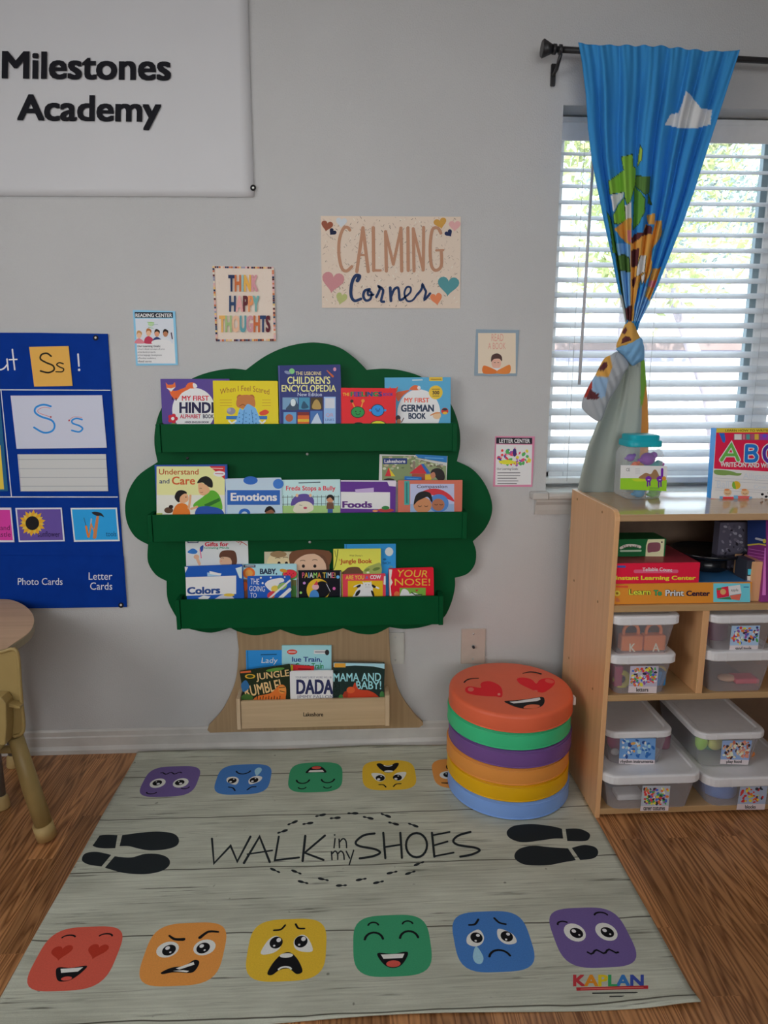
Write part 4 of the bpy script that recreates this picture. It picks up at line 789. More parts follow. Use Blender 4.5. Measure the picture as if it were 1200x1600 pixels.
sheet('letter_card', [(158, 146), (372, 142), (394, 358), (186, 362)], .0105, '#d89f4c', 'small orange letter card in the chart’s top strip', 'card', A, ZC_, group=G_)
def A(m):
    m.line([(276, 469), (236, 460), (197, 474), (190, 500), (220, 524), (280, 545), (297, 575), (282, 604), (237, 612), (185, 584)], 10, '#2a7fc4', 4); m.line([(446, 541), (416, 535), (392, 545), (396, 562), (430, 574), (449, 590), (430, 608), (390, 600)], 9, '#2a7fc4', 4); m.line([(272, 480), (240, 474), (208, 488), (212, 505), (275, 527)], 2.5, '#c05a60', 4); m.ell(276, 527, 5, 5, '#a83a44'); m.line([(376, 545), (400, 527), (445, 530)], 2.5, '#c05a60', 4); m.ell(376, 546, 5, 5, '#a83a44')
sheet('letter_card', [(57, 411), (554, 409), (580, 694), (90, 700)], .0105, '#b9bccb', 'large white card with a blue letter formed in two sizes', 'card', A, ZC_, group=G_)
def A(m):
    for (y, w_, x0, x1) in ((758, 2, 100, 577), (808, 1.6, 104, 580), (856, 2.4, 108, 584), (903, 2.4, 110, 586)): m.line([(x0, y), (x1, y-1)], w_, '#7c828c')
    m.line([(102, 735), (114, 928)], 2, '#8a8f98')
sheet('writing_card', [(95, 730), (575, 729), (588, 930), (112, 931)], .0105, '#b9bab9', 'blank white ruled writing card in the blue chart', 'card', A, ZC_, group=G_)
sheet('picture_card', [(-190, 400), (-4, 400), (44, 930), (-150, 934)], .0105, '#20587e', 'teal-edged yellow card cut off by the frame, beside the white cards', 'card', lambda m: m.poly([(-170, 680), (2, 680), (22, 920), (-140, 922)], '#d8b444'), ZC_, group=G_)
def A(m): m.poly([(-175, 1032), (54, 1032), (70, 1197), (-160, 1197)], '#c23a92'); m.text('sand', -12, 1116, 53, 1142, '#4a1a3c', -.004); m.text('castle', -28, 1152, 58, 1178, '#4a1a3c', -.004)
sheet('picture_card', [(-185, 1022), (60, 1020), (78, 1207), (-170, 1209)], .0105, '#c9c6d0', 'white-bordered magenta picture card, half out of the frame', 'card', A, ZC_, group=G_)
def A(m):
    m.poly([(92, 1030), (329, 1028), (343, 1196), (108, 1198)], '#5d4a92')
    for q in range(20):
        a_ = q*.314+.1; r0, r1 = 28, 66+8*(q % 2); x, y = 176+r0*math.cos(a_), 1104+r0*math.sin(a_); m.poly([(x-9*math.sin(a_), y+9*math.cos(a_)), (176+(r1-22)*math.cos(a_)-11*math.sin(a_), 1104+(r1-22)*math.sin(a_)+11*math.cos(a_)), (176+r1*math.cos(a_), 1104+r1*math.sin(a_)), (176+(r1-22)*math.cos(a_)+11*math.sin(a_), 1104+(r1-22)*math.sin(a_)-11*math.cos(a_)), (x+9*math.sin(a_), y-9*math.cos(a_))], '#d89a2a' if q % 2 else '#e0b040')
    m.ell(176, 1104, 37, 38, '#1e1a1c'); m.text('sunflower', 206, 1148, 326, 1178, '#241a3c', -.004)
sheet('picture_card', [(83, 1022), (335, 1020), (352, 1203), (102, 1207)], .0105, '#c3c6d2', 'purple picture card with a yellow flower in the chart', 'card', A, ZC_, group=G_)
def A(m):
    m.poly([(391, 1030), (628, 1028), (642, 1194), (409, 1196)], '#2a93cf'); m.line([(531, 1068), (514, 1180)], [13, 20], '#b9774a'); m.blob([(500, 1045), (520, 1042), (550, 1050), (566, 1072), (548, 1064), (525, 1064), (502, 1052)], '#26282e'); m.line([(497, 1082), (494, 1110)], 8, '#9aa4ac'); m.line([(496, 1108), (484, 1180)], 8, '#c07a3c'); m.line([(496, 1108), (512, 1150)], 6, '#c07a3c'); m.line([(456, 1075), (470, 1125)], 3, '#30506a'); m.line([(468, 1122), (480, 1178)], 11, '#c8702c'); m.text('tools', 576, 1148, 632, 1176, '#10406c', -.004)
sheet('picture_card', [(383, 1022), (635, 1020), (651, 1202), (402, 1206)], .0105, '#c3cad6', 'light blue picture card with a hammer and hand tools', 'card', A, ZC_, group=G_)

# posters
R = random.Random(4)
def A(m):
    m.poly([(90, 745), (355, 747), (357, 785), (93, 785)], '#23252e'); m.text('READING CENTER', 96, 755, 350, 780, '#dfe3ea', .03); m.poly([(95, 790), (358, 790), (375, 1102), (112, 1102)], '#d9dde8'); m.poly([(97, 795), (357, 795), (359, 962), (106, 966)], '#c3c8d4')
    m.ell(205, 828, 22, 16, '#a8c49a'); m.line([(180, 815), (225, 818)], 4, '#7fb05a'); m.line([(215, 835), (252, 830)], 3, '#8a9aa8'); m.line([(185, 850), (222, 858)], 3, '#6aa04a')
    for (x, y, hr, sk, sh) in ((122, 905, '#b98a5a', '#d9ab8c', '#c87a84'), (188, 890, '#a8693c', '#d9a888', '#b03a52'), (246, 895, '#2c2420', '#c89070', '#2a3a6a'), (305, 895, '#241c1a', '#a87252', '#c9ccd0')):
        m.blob([(x-26, 962), (x-26, y+38), (x, y+22), (x+30, y+42), (x+36, 962)], sh); m.ell(x, y, 17, 22, sk); m.blob([(x-18, y-2), (x-14, y-26), (x, y-32), (x+18, y-20), (x+18, y), (x+8, y-14), (x-8, y-14)], hr)
    m.blob([(215, 945), (260, 935), (330, 945), (340, 962), (220, 965)], '#e3e5ea'); m.line([(345, 890), (352, 930)], 8, '#4a3a4a')
    m.text('Our Learning Goals:', 110, 974, 270, 992, '#30323c', .01)
    for i, (t_, x1) in enumerate((('Learn about concepts of print', 300), ('Use books properly', 236), ('Oral language development', 280), ('Develop vocabulary', 238), ('Retell stories', 208))): m.text(t_, 122, 996+i*21, x1, 1010+i*21, '#4a4c56', -.004); m.ell(116, 1003+i*21, 2.5, 2.5, '#30323c')
sheet('poster', [(78, 731), (372, 738), (391, 1113), (100, 1117)], .0035, '#7db4d6', 'small blue-bordered poster with four children reading', 'poster', A, ZA)
def A(m):
    pal = ['#c2785a', '#2c3350', '#d3a892', '#d8b070', '#5a2c30', '#c9a0a4', '#b5673c', '#e0c4b4', '#8a8aa0', '#3a4a60']
    def edge(x0, y0, x1, y1, n, dx, dy):
        for i in range(n):
            f0, f1 = i/n, (i+.92)/n; c = R.choice(pal); a_, b_ = (x0+(x1-x0)*f0, y0+(y1-y0)*f0), (x0+(x1-x0)*f1, y0+(y1-y0)*f1); m.poly([a_, b_, (b_[0]+dx, b_[1]+dy), (a_[0]+dx, a_[1]+dy)], c)
    edge(632, 426, 1056, 432, 30, 0, 13); edge(656, 935, 1072, 931, 30, 0, 14); edge(632, 440, 655, 945, 34, 13, 0); edge(1044, 440, 1058, 935, 34, 14, 0)
    m.step = .03
    for q in range(220): m.ell(R.uniform(668, 1035), R.uniform(450, 925), R.uniform(2, 6), R.uniform(1, 3), R.choice(['#cfc2b6', '#d3c8be', '#c6b6a8']), R.uniform(0, 180), n=6)
    m.step = 1
    m.text('THINK', 742, 488, 948, 604, ['#2b3554', '#b5653c', '#8fb0ae', '#d0a04c', '#c08a90'], .06); m.text('HAPPY', 748, 632, 958, 744, ['#2f4060', '#cf9a96', '#5a2c32', '#d68a5c', '#6fa09c'], .06); m.text('THOUGHTS', 678, 770, 1034, 886, ['#d9a05a', '#93a874', '#dca88c', '#5a8f96', '#b98a90', '#b5633c', '#2c3f62', '#5a2730'], .06)
sheet('poster', [(632, 424), (1058, 431), (1074, 945), (654, 951)], .0035, '#cdbfb2', 'cream poster with tall many-coloured letters and a checked border', 'poster', A, ZA)
def A(m):
    m.step = .03
    for q in range(620): m.ell(R.uniform(84, 785), R.uniform(66, 528), R.uniform(4, 10), R.uniform(1, 2.6), R.choice(['#b7a595', '#a08d7e', '#d6cabd', '#c0aea0', '#8f7f72']), R.choice([35, -35, 60, -60]), n=6)
    m.step = 1
    m.heart(103, 108, 62, '#8a4f3c', 12); m.heart(178, 90, 58, '#b9bec2', 5); m.heart(132, 142, 40, '#20243c', 40); m.heart(693, 94, 62, '#b98c44', -14, 1.1); m.heart(768, 108, 62, '#c99a98', 0); m.heart(737, 148, 42, '#242c4e', -35)
    m.heart(134, 398, 122, '#b57f82', 8, .95); m.heart(735, 418, 112, '#4f878c', 4, 1.0); m.heart(178, 486, 72, '#a3a86e', 15, .8); m.heart(672, 488, 72, '#cd7a54', -10, .85)
    c = '#a97f66'
    m.line([(222, 132), (210, 118), (188, 125), (168, 180), (165, 260), (180, 330), (205, 345), (232, 322)], 16, c, 4); m.line([(258, 348), (290, 120)], 17, c); m.line([(290, 120), (318, 348)], 17, c); m.line([(266, 262), (306, 262)], 11, c); m.line([(344, 120), (346, 342)], 17, c); m.line([(346, 342), (382, 342)], 13, c)
    m.line([(412, 345), (408, 140)], 17, c); m.line([(408, 140), (448, 310)], 15, c); m.line([(448, 310), (488, 122)], 15, c); m.line([(488, 122), (492, 345)], 17, c); m.line([(524, 120), (526, 342)], 17, c); m.line([(556, 345), (552, 125)], 16, c); m.line([(552, 125), (604, 340)], 15, c); m.line([(604, 340), (606, 118)], 16, c); m.line([(696, 148), (680, 122), (652, 130), (640, 210), (645, 310), (668, 342), (698, 318), (698, 240)], 16, c, 4); m.line([(672, 238), (708, 236)], 12, c)
    d = '#25375a'
    m.line([(262, 395), (272, 372), (250, 372), (232, 410), (228, 470), (246, 500), (280, 490)], [20, 14], d, 5); m.line([(325, 440), (300, 448), (292, 475), (305, 498), (328, 492), (335, 462), (318, 448), (318, 470), (345, 468)], [14, 11], d, 5); m.line([(360, 480), (378, 440), (372, 425), (392, 440), (395, 455), (385, 500), (400, 505)], 13, d, 4)
    m.line([(432, 432), (436, 500)], 15, d); m.line([(436, 480), (452, 442), (472, 432), (478, 460), (482, 495), (500, 490)], 13, d, 4); m.line([(500, 488), (535, 458), (538, 432), (518, 430), (506, 462), (520, 500), (548, 498), (570, 470)], 10, d, 5); m.line([(572, 468), (595, 440), (600, 415), (612, 440), (618, 455), (610, 495), (640, 462)], 12, d, 4)
sheet('poster', [(70, 58), (800, 62), (797, 540), (77, 536)], .0035, '#c9b9a9', 'wide woven-look poster with brown capitals and hearts at its corners', 'poster', A, ZB)
def A(m):
    m.rect(890, 668, 1086, 878, '#d2b6a2'); m.text('READ', 960, 672, 1022, 710, '#bf8a7c', -.01); m.text('A BOOK', 942, 718, 1034, 752, '#bf8a7c', -.01); m.ell(985, 825, 25, 30, '#c99a88'); m.blob([(958, 818), (962, 785), (990, 774), (1012, 788), (1014, 815), (1000, 802), (972, 804)], '#4a3634'); m.poly([(960, 850), (1010, 850), (1018, 878), (950, 878)], '#d0cdd0'); m.blob([(918, 838), (960, 850), (988, 865), (988, 878), (918, 878)], '#c06a34'); m.blob([(1056, 834), (1015, 850), (988, 865), (988, 878), (1052, 878)], '#c8763c')
    m.line([(974, 822), (980, 822)], 3, '#3a2a26'); m.line([(992, 822), (998, 822)], 3, '#3a2a26')
sheet('poster', [(880, 648), (1104, 652), (1092, 892), (870, 890)], .0035, '#7c8c98', 'small grey-framed peach poster with a boy behind an orange book', 'poster', A, ZB, k=.6)
def A(m):
    m.poly([(985, 1212), (1172, 1214), (1172, 1246), (984, 1244)], '#26242c'); m.text('LETTER CENTER', 1000, 1219, 1160, 1240, '#d6d4da', .03); m.poly([(984, 1248), (1172, 1250), (1166, 1458), (979, 1460)], '#cdc9cc')
    m.step = .03
    for q in range(60): m.ell(R.uniform(996, 1158), R.uniform(1272, 1352), R.uniform(5, 14), R.uniform(4, 10), R.choice(['#c84a6a', '#d8b83c', '#4a9a54', '#3a4a8a', '#d8d4d0', '#c83a3a', '#8a4a96', '#e0a0a8']), R.uniform(0, 180), n=8)
    m.step = 1
    m.ell(1080, 1290, 10, 22, '#3c2f6a'); m.ell(1040, 1340, 40, 12, '#d9c23a'); m.text('Our Learning Goals:', 988, 1370, 1098, 1384, '#302c34', .01)
    for i, x1 in enumerate((1108, 1108, 1090, 1098, 1090)): m.line([(992, 1396+i*14), (x1, 1396+i*14)], 3.4, '#4c4850')
sheet('poster', [(980, 1205), (1186, 1207), (1172, 1470), (968, 1468)], .0035, '#b87690', 'small pink-bordered poster with a heap of bright letters', 'poster', A, ZB, k=.6)

# wall plates
PLATE = mat('almond_plate', (.60, .50, .43), .4, .4, noise=.05); PLATEW = mat('white_plate', (.60, .60, .55), .4, .4, noise=.05)
def plate(x0, x1, y0, y1, m, label, jack):
    a, c = V(x0, y0, .007), V(x1, y1, .007); t = thing('wall_plate', label, 'wall plate', ((a.x+c.x)/2, 0, c.z))
    b = MB(); b.box(a.x, -.008, c.z, c.x, 0, a.z, m, .0025); b.build('cover_plate', t); cx, cz, h = (a.x+c.x)/2, (a.z+c.z)/2, (a.z-c.z)
    for f in (-.36, .36):
        b = MB(); b.ball((cx, -.008, cz+h*f), .0042, .0018, .0042, SCREW, n=8); b.build('screw', t)
    if jack: b = MB(); b.tube([(cx, -.006, cz), (cx, -.011, cz)], .0085, SCREW, n=6); b.tube([(cx, -.01, cz), (cx, -.022, cz)], .0055, BLACK); b.build('coax_jack', t)
plate(721, 757.5, 983, 1036.5, PLATE, 'almond wall plate with a cable jack, above the round cushions', True)
plate(604, 631.5, 989, 1037.5, PLATEW, 'blank white wall plate half hidden by the tree trunk', False)

# ------------------------------------------------------------------ rug
def shader_rug():
    m = bpy.data.materials.new('printed_plank_rug'); m.use_nodes = True; nt = m.node_tree; N = nt.nodes.new; L = nt.links.new
    b = nt.nodes['Principled BSDF']; b.inputs['Roughness'].default_value = .85; b.inputs['Specular IOR Level'].default_value = .2
    tc = N('ShaderNodeTexCoord'); sx = N('ShaderNodeSeparateXYZ'); L(tc.outputs['Object'], sx.inputs[0])
    def noise(scale, det, vec=(1, 1, 1), rough=.5):
        mp = N('ShaderNodeMapping'); mp.inputs['Scale'].default_value = vec; L(tc.outputs['Object'], mp.inputs[0])
        n = N('ShaderNodeTexNoise'); n.inputs['Scale'].default_value = scale; n.inputs['Detail'].default_value = det; n.inputs['Roughness'].default_value = rough; L(mp.outputs[0], n.inputs['Vector']); return n.outputs['Fac']
    def math_(op, a, b_=None, c=None):
        n = N('ShaderNodeMath'); n.operation = op
        for i, q in enumerate((a, b_, c)):
            if q is None: continue
            if isinstance(q, (int, float)): n.inputs[i].default_value = q
            else: L(q, n.inputs[i])
        return n.outputs[0]
    def ramp(v, p0, p1, lo=0.0, hi=1.0):
        n = N('ShaderNodeMapRange'); n.clamp = True; L(v, n.inputs[0]); n.inputs[1].default_value = p0; n.inputs[2].default_value = p1; n.inputs[3].default_value = lo; n.inputs[4].default_value = hi; return n.outputs[0]
    wob = noise(2.2, 3, (1, .2, 1)); yy = math_('MULTIPLY_ADD', wob, .035, sx.outputs['Y'])
    # seams between printed planks every 0.272 m
    ph = math_('FRACT', math_('DIVIDE', math_('ADD', yy, 2.0-.0325), .272)); d = math_('ABSOLUTE', math_('SUBTRACT', ph, .5))
    seam = ramp(d, .004, .0125, 1, 0)
    crack = ramp(noise(1, 5, (3.2, 85, 1), .62), .555, .64); cmask = ramp(noise(3.4, 2, (1, 2.2, 1)), .46, .62); crack = math_('MULTIPLY', crack, cmask)
    grain = noise(1, 4, (5, 150, 1)); tone = noise(3.2, 3, (1, 2.5, 1)); weave = noise(900, 0)
    mid = ramp(math_('ABSOLUTE', math_('SUBTRACT', math_('FRACT', math_('DIVIDE', math_('ADD', math_('MULTIPLY_ADD', noise(3, 2, (1, .3, 1)), .05, sx.outputs['Y']), 2.07), .136)), .5)), 0, .008, .45, 0)
    spot = ramp(noise(34, 1), .76, .80, 0, .6)
    dark = math_('MAXIMUM', math_('MAXIMUM', math_('MULTIPLY', seam, .95), math_('MULTIPLY', crack, .8)), math_('MAXIMUM', mid, spot))
    c1 = N('ShaderNodeMix'); c1.data_type = 'RGBA'; c1.inputs[6].default_value = (.46, .47, .38, 1); c1.inputs[7].default_value = (.68, .70, .58, 1)
    L(ramp(math_('ADD', math_('MULTIPLY', grain, .45), math_('MULTIPLY', tone, .55)), .36, .64), c1.inputs[0])
    c2 = N('ShaderNodeMix'); c2.data_type = 'RGBA'; c2.inputs[7].default_value = (.085, .08, .06, 1); L(c1.outputs[2], c2.inputs[6]); L(dark, c2.inputs[0])
    sc = N('ShaderNodeVectorMath'); sc.operation = 'SCALE'; L(c2.outputs[2], sc.inputs[0]); L(ramp(weave, .3, .7, .9, 1.08), sc.inputs['Scale'])
    L(sc.outputs[0], b.inputs['Base Color']); return m
RUG = shader_rug()
RX0, RX1, RY0, RY1 = -.93, .892, -1.322, -.034
rug = thing('rug', 'pale plank-print rug with square cartoon faces, spread on the wood floor', 'rug', (0, 0, 0))
NU, NV = 110, 80; b = MB()
def rug_pt(u, v):
    x, y = RX0+(RX1-RX0)*u, RY0+(RY1-RY0)*v; e = min(x-RX0, RX1-x, y-RY0, RY1-y); z = .0035
    if y-RY0 < .05: z += (1-(y-RY0)/.05)*(.003+.003*math.sin(x*7.3+.6)+.009*math.exp(-((x-.87)/.09)**2)+.008*math.exp(-((x+.9)/.12)**2))
    if RY1-y < .05: z += (1-(RY1-y)/.05)*(.006+.004*math.sin(x*9+1)+.006*math.exp(-((x+.88)/.12)**2))
    if x-RX0 < .03: z += (1-(x-RX0)/.03)*.002*(1+math.sin(y*11))
    y += .006*math.sin(x*5+1)*(1-v)**8
    return Vector((x, y, z))
b.v = [rug_pt(i/NU, j/NV) for j in range(NV+1) for i in range(NU+1)]
for j in range(NV):
    for i in range(NU):
        q = j*(NU+1)+i; b.face([q, q+1, q+NU+2, q+NU+1], RUG, smooth=True)
ro = b.build('rug_base', rug); so = ro.modifiers.new('t', 'SOLIDIFY'); so.thickness = .003; so.offset = -1
INKM = mat('printed_rug_ink', attr=True, rough=.85, spec=.2, noise=.08, nscale=260); RZ = .0037
def ink(k=.36, zoom=(0, 0, 1)): b = MB(k=k, zoom=zoom, mp=lambda x, y: G(x, y, RZ), n=UP); b.pm = INKM; return b
def face_map(cx, cy, s, d): return lambda x, y: Vector((cx+d*x*s, cy-d*y*s, RZ))
RED_, ORA, YEL, GRE, BLE, PUR = '#a8483a', '#b9783a', '#b8942a', '#2f7a56', '#37629a', '#594a78'
INK, EYE = '#0d0d10', '#b9b9b0'
def eye(x, y, rx, ry, px, py, pr, rot=0): m.ell(x, y, rx, ry, EYE, rot); m.ell(x+px, y+py, pr, pr, INK); m.ell(x+px-pr*.3, y+py-pr*.38, pr*.34, pr*.34, '#c8c8c0'); m.ell(x+px+pr*.3, y+py+pr*.4, pr*.16, pr*.16, '#c8c8c0')
def emoji(kind, cx, cy, d, s=.111):
    global m
    m = ink(.5); m.mp = face_map(cx, cy, s, d)
    col = dict(love=RED_, angry=ORA, scared=YEL, happy=GRE, sad=BLE, worried=PUR)[kind]
    P = []
    for i in range(56):
        t = 2*PI*i/56; q = (abs(math.cos(t))**3.6+abs(math.sin(t))**3.6)**(-1/3.6); P.append((q*math.cos(t), .97*q*math.sin(t)))
    m.poly(P, col)
    if kind == 'happy':
        for x in (-.46, .46): m.arc(x, -.14, .24, .26, 190, 350, .065, INK); m.arc(x, -.62, .14, .12, 195, 345, .05, INK)
        m.blob([(-.38, .26), (0, .3), (.38, .26), (.3, .52), (.12, .7), (-.12, .7), (-.3, .52)], INK); m.poly([(-.30, .31), (.30, .31), (.24, .44), (-.24, .44)], EYE); m.ell(0, .6, .18, .1, '#a8453c')
    if kind == 'love':
        for x, r_ in ((-.45, -6), (.45, 6)): m.heart(x, -.18, .52, '#8f2a1c', r_)
        m.arc(-.45, -.62, .17, .09, 190, 340, .045, INK); m.arc(.5, -.62, .17, .09, 200, 350, .045, INK)
        m.blob([(-.35, .3), (0, .32), (.36, .28), (.28, .5), (.1, .68), (-.14, .7), (-.28, .55)], INK); m.poly([(-.26, .34), (.28, .32), (.2, .44), (-.2, .46)], EYE); m.ell(0, .63, .13, .06, '#a8453c')
    if kind == 'angry':
        eye(-.45, -.12, .28, .25, .04, .02, .17); eye(.48, -.14, .28, .25, -.03, .02, .17); m.line([(-.52, -.56), (-.35, -.44), (-.12, -.42)], [.05, .1], INK, 4); m.line([(.30, -.46), (.48, -.64), (.74, -.62)], [.1, .05], INK, 4)
        m.blob([(-.42, .56), (-.2, .44), (.1, .4), (.3, .24), (.44, .3), (.42, .5), (.3, .62), (-.1, .58), (-.38, .62)], INK); m.poly([(-.1, .47), (.3, .3), (.34, .38), (.0, .51)], EYE); m.poly([(-.15, .54), (.1, .53), (.25, .56), (.2, .6)], EYE)
    if kind == 'scared':
        m.blob([(-.66, .12), (-.52, -.28), (-.32, -.42), (-.16, -.26), (-.2, 0), (-.4, .14)], EYE); m.blob([(.66, .1), (.52, -.3), (.34, -.42), (.16, -.26), (.2, 0), (.4, .12)], EYE)
        for x in (-.3, .34): m.ell(x, -.2, .17, .19, INK); m.ell(x+.06, -.28, .06, .07, '#c8c8c0'); m.ell(x-.04, -.1, .03, .03, '#c8c8c0')
        m.line([(-.4, -.6), (-.22, -.62), (-.12, -.76)], .055, INK, 4); m.line([(.4, -.62), (.24, -.64), (.16, -.78)], .055, INK, 4)
        m.blob([(-.42, .72), (-.3, .4), (-.1, .16), (.1, .14), (.3, .36), (.44, .7), (.3, .78), (.1, .62), (-.12, .64), (-.3, .78)], INK); m.ell(.0, .22, .17, .07, EYE); m.arc(0, .66, .16, .1, 200, 340, .05, EYE)
    if kind == 'sad':
        m.blob([(-.68, .06), (-.6, -.2), (-.3, -.36), (-.2, -.12), (-.3, .1), (-.5, .18)], EYE); m.blob([(.62, .08), (.56, -.18), (.24, -.36), (.16, -.1), (.26, .1), (.44, .16)], EYE)
        for x in (-.4, .4): m.ell(x, -.1, .16, .17, INK); m.ell(x+.05, -.17, .05, .05, '#c8c8c0'); m.ell(x-.04, 0, .03, .03, '#c8c8c0')
        m.line([(-.52, -.52), (-.36, -.54), (-.24, -.7)], .06, INK, 4); m.line([(.46, -.5), (.3, -.56), (.2, -.72)], .06, INK, 4); m.blob([(-.46, .18), (-.34, .5), (-.42, .7), (-.56, .68), (-.6, .48)], '#7fa4b8'); m.arc(.08, .6, .28, .28, 200, 340, .06, INK)
    if kind == 'worried':
        eye(-.4, -.14, .28, .3, .04, .02, .17); eye(.44, -.12, .28, .3, .02, .02, .17); m.arc(-.62, -.42, .15, .1, 180, 320, .05, INK); m.arc(.5, -.66, .18, .12, 200, 350, .05, INK)
        m.line([(-.28+q*.065, .5+.06*math.sin(q*1.25)) for q in range(13)], .05, INK)
    m.build('face_patch', rug)
for kd, x in zip(('love', 'angry', 'scared', 'happy', 'sad', 'worried'), (-.78, -.482, -.193, .106, .397, .688)):
    emoji(kd, x, -1.094, 1); emoji(kd, -.047-x, -.247, -1, .109)
ZE, ZF, ZR, ZG = (100, 1160, .31667), (400, 1160, .31667), (740, 1160, .38333), (680, 1380, .43333)
BLK = '#14181a'
for P in ([(264, 458), (210, 456), (170, 461), (146, 474), (134, 492), (142, 509), (165, 519), (205, 523), (253, 522)], [(287, 458), (380, 445), (470, 440), (540, 450), (567, 478), (555, 510), (500, 528), (420, 533), (360, 522), (320, 512), (274, 512)], [(233, 555), (160, 540), (105, 548), (88, 575), (98, 592), (130, 605), (185, 612)], [(250, 562), (330, 568), (400, 550), (470, 552), (515, 572), (520, 605), (480, 635), (400, 650), (300, 645), (240, 630), (202, 618)]): m = ink(.36, ZE); m.poly(smooth_pts(P, 5), BLK); m.build('shoe_print', rug)
m = ink(.36, ZE)
m.line([(730, 475), (740, 597), (822, 510), (855, 588), (920, 465)], 11, BLK); m.line([(888, 595), (965, 465), (1015, 590)], 12, BLK); m.line([(905, 552), (1028, 533)], 8, BLK); m.line([(1060, 465), (1040, 582), (1160, 568)], 10, BLK)
m.zoom = ZF
m.line([(243, 462), (230, 585)], 12, BLK); m.line([(340, 460), (240, 545), (333, 580)], 11, BLK); m.line([(390, 475), (385, 520)], 7, BLK); m.ell(388, 457, 5, 4, BLK); m.line([(410, 478), (412, 520)], 7, BLK); m.line([(412, 492), (430, 475), (444, 488), (447, 520)], 7, BLK, 3)
m.line([(372, 540), (375, 580)], 7, BLK); m.line([(374, 552), (390, 537), (402, 550), (403, 578)], 7, BLK, 3); m.line([(403, 552), (418, 537), (432, 550), (435, 578)], 7, BLK, 3); m.line([(445, 538), (462, 572)], 7, BLK); m.line([(482, 533), (460, 605)], 7, BLK)
m.line([(585, 450), (530, 460), (492, 493), (512, 513), (585, 527), (612, 545), (575, 563), (512, 573)], 11, BLK, 4); m.line([(628, 447), (638, 572)], 11, BLK); m.line([(712, 447), (720, 570)], 11, BLK); m.line([(632, 518), (716, 505)], 9, BLK); m.line([(792+52*math.cos(q*.3142), 508+60*math.sin(q*.3142)) for q in range(20)], 11, BLK, 0, True)
m.line([(868, 447), (880, 565)], 11, BLK); m.line([(868, 460), (955, 443)], 9, BLK); m.line([(875, 510), (945, 490)], 9, BLK); m.line([(880, 563), (975, 545)], 9, BLK); m.line([(1058, 443), (1000, 460), (973, 487), (1000, 508), (1078, 520), (1103, 535), (1062, 555), (1008, 565)], 11, BLK, 4)
m.build('lettering', rug); m = ink(.36, ZF)
for i, (x, y, r_) in enumerate([(130, 440, -18), (180, 397, -22), (255, 400, -8), (318, 360, -12), (390, 373, -4), (477, 350, 0), (553, 372, 12), (640, 360, 20), (678, 400, 14), (775, 408, 20), (95, 632, 24), (200, 640, 22), (233, 690, 14), (333, 676, 12), (422, 706, -2), (520, 676, -10), (605, 690, -12), (672, 642, -12), (762, 643, -18), (805, 598, -20)]):
    c_, s_ = math.cos(math.radians(r_)), math.sin(math.radians(r_)); sg = 1 if i < 10 else -1
    m.ell(x+sg*12*c_, y+sg*12*s_, 17, 6.5, BLK, r_, n=12); m.ell(x-sg*18*c_, y-sg*18*s_, 9, 5, BLK, r_, n=10); m.line([(x-18*c_, y-18*s_), (x+12*c_, y+12*s_)], 5, BLK); m.build('little_footprint', rug); m = ink(.36, ZF)
for P in ([(365, 392), (330, 392), (270, 400), (200, 407), (150, 392), (135, 365), (165, 340), (240, 333), (320, 342), (360, 352)], [(375, 352), (430, 352), (468, 368), (474, 385), (455, 402), (382, 402)], [(417, 480), (360, 490), (300, 501), (220, 500), (180, 485), (166, 462), (185, 435), (240, 421), (310, 427), (385, 432)], [(400, 430), (450, 418), (495, 427), (508, 450), (490, 472), (435, 480)]): m = ink(.36, ZR); m.poly(smooth_pts(P, 5), BLK); m.build('shoe_print', rug)
m = ink(.45, ZG)
m.text('KAPLAN', 497, 330, 752, 372, ['#8f2a30', '#a86a1c', '#a8941c', '#2a7a4a', '#2a5a8f', '#2c3a7a'], .045); m.poly([(508, 376), (768, 369), (768, 381), (510, 388)], '#8a2228'); m.line([(525, 382), (750, 375.5)], 3, '#a85a50')
m.line([(568, 397), (728, 394.5)], 5, '#2a2c2a'); m.line([(630, 409), (680, 408)], 5, '#2a2c2a')
m.build('maker_mark', rug)

# ------------------------------------------------------------------ round cushions
def vinyl(name, h, k=.5): return mat(name, lin(h, k), .42, .4, noise=.04, nscale=8, bump=.05, bscale=14)
CX, CY, CR = .611, -.330, .236
def cushion(i, z, m_, label, dx=0, dy=0, top=False):
    h = .0685; t = thing('floor_cushion', label, 'cushion', (CX+dx, CY+dy, z), 'round floor cushions in the stack')
    e = .014; p = [(0, z+.001), (CR-.012, z+.001)]
    for q in range(5): a_ = -PI/2+q*PI/8; p.append((CR-.008+.008*math.cos(a_), z+.009+.008*math.sin(a_)))
    p += [(CR+.001, z+h*.5)]
    for q in range(5): a_ = q*PI/8; p.append((CR-e+e*math.cos(a_), z+h-e+e*math.sin(a_)))
    p += [(CR*.5, z+h+.0005), (0, z+h+.0005)]
    b = MB(); b.lathe(p, CX+dx, CY+dy, m_, n=72); b.build('body', t)
    for zz_ in ((z+.006, z+h-.008) if not top else (z+.006,)):
        b = MB(); b.tube([(CX+dx+(CR-.001)*math.cos(q*PI/36), CY+dy+(CR-.001)*math.sin(q*PI/36), zz_) for q in range(73)], .0028, m_, n=6, cap=False); b.build('seam_piping', t)
    return t
names = [('#6482b8', 'light blue round floor cushion, lowest of the stack on the rug'), ('#c28806', 'yellow round floor cushion lying on the light blue one'), ('#cf7434', 'orange round floor cushion between the yellow and purple ones'), ('#5a3c70', 'purple round floor cushion between the orange and green ones'), ('#2f9a68', 'green round floor cushion right under the red top one'), ('#d04a30', 'red-orange round floor cushion with heart eyes and a grin, topmost')]
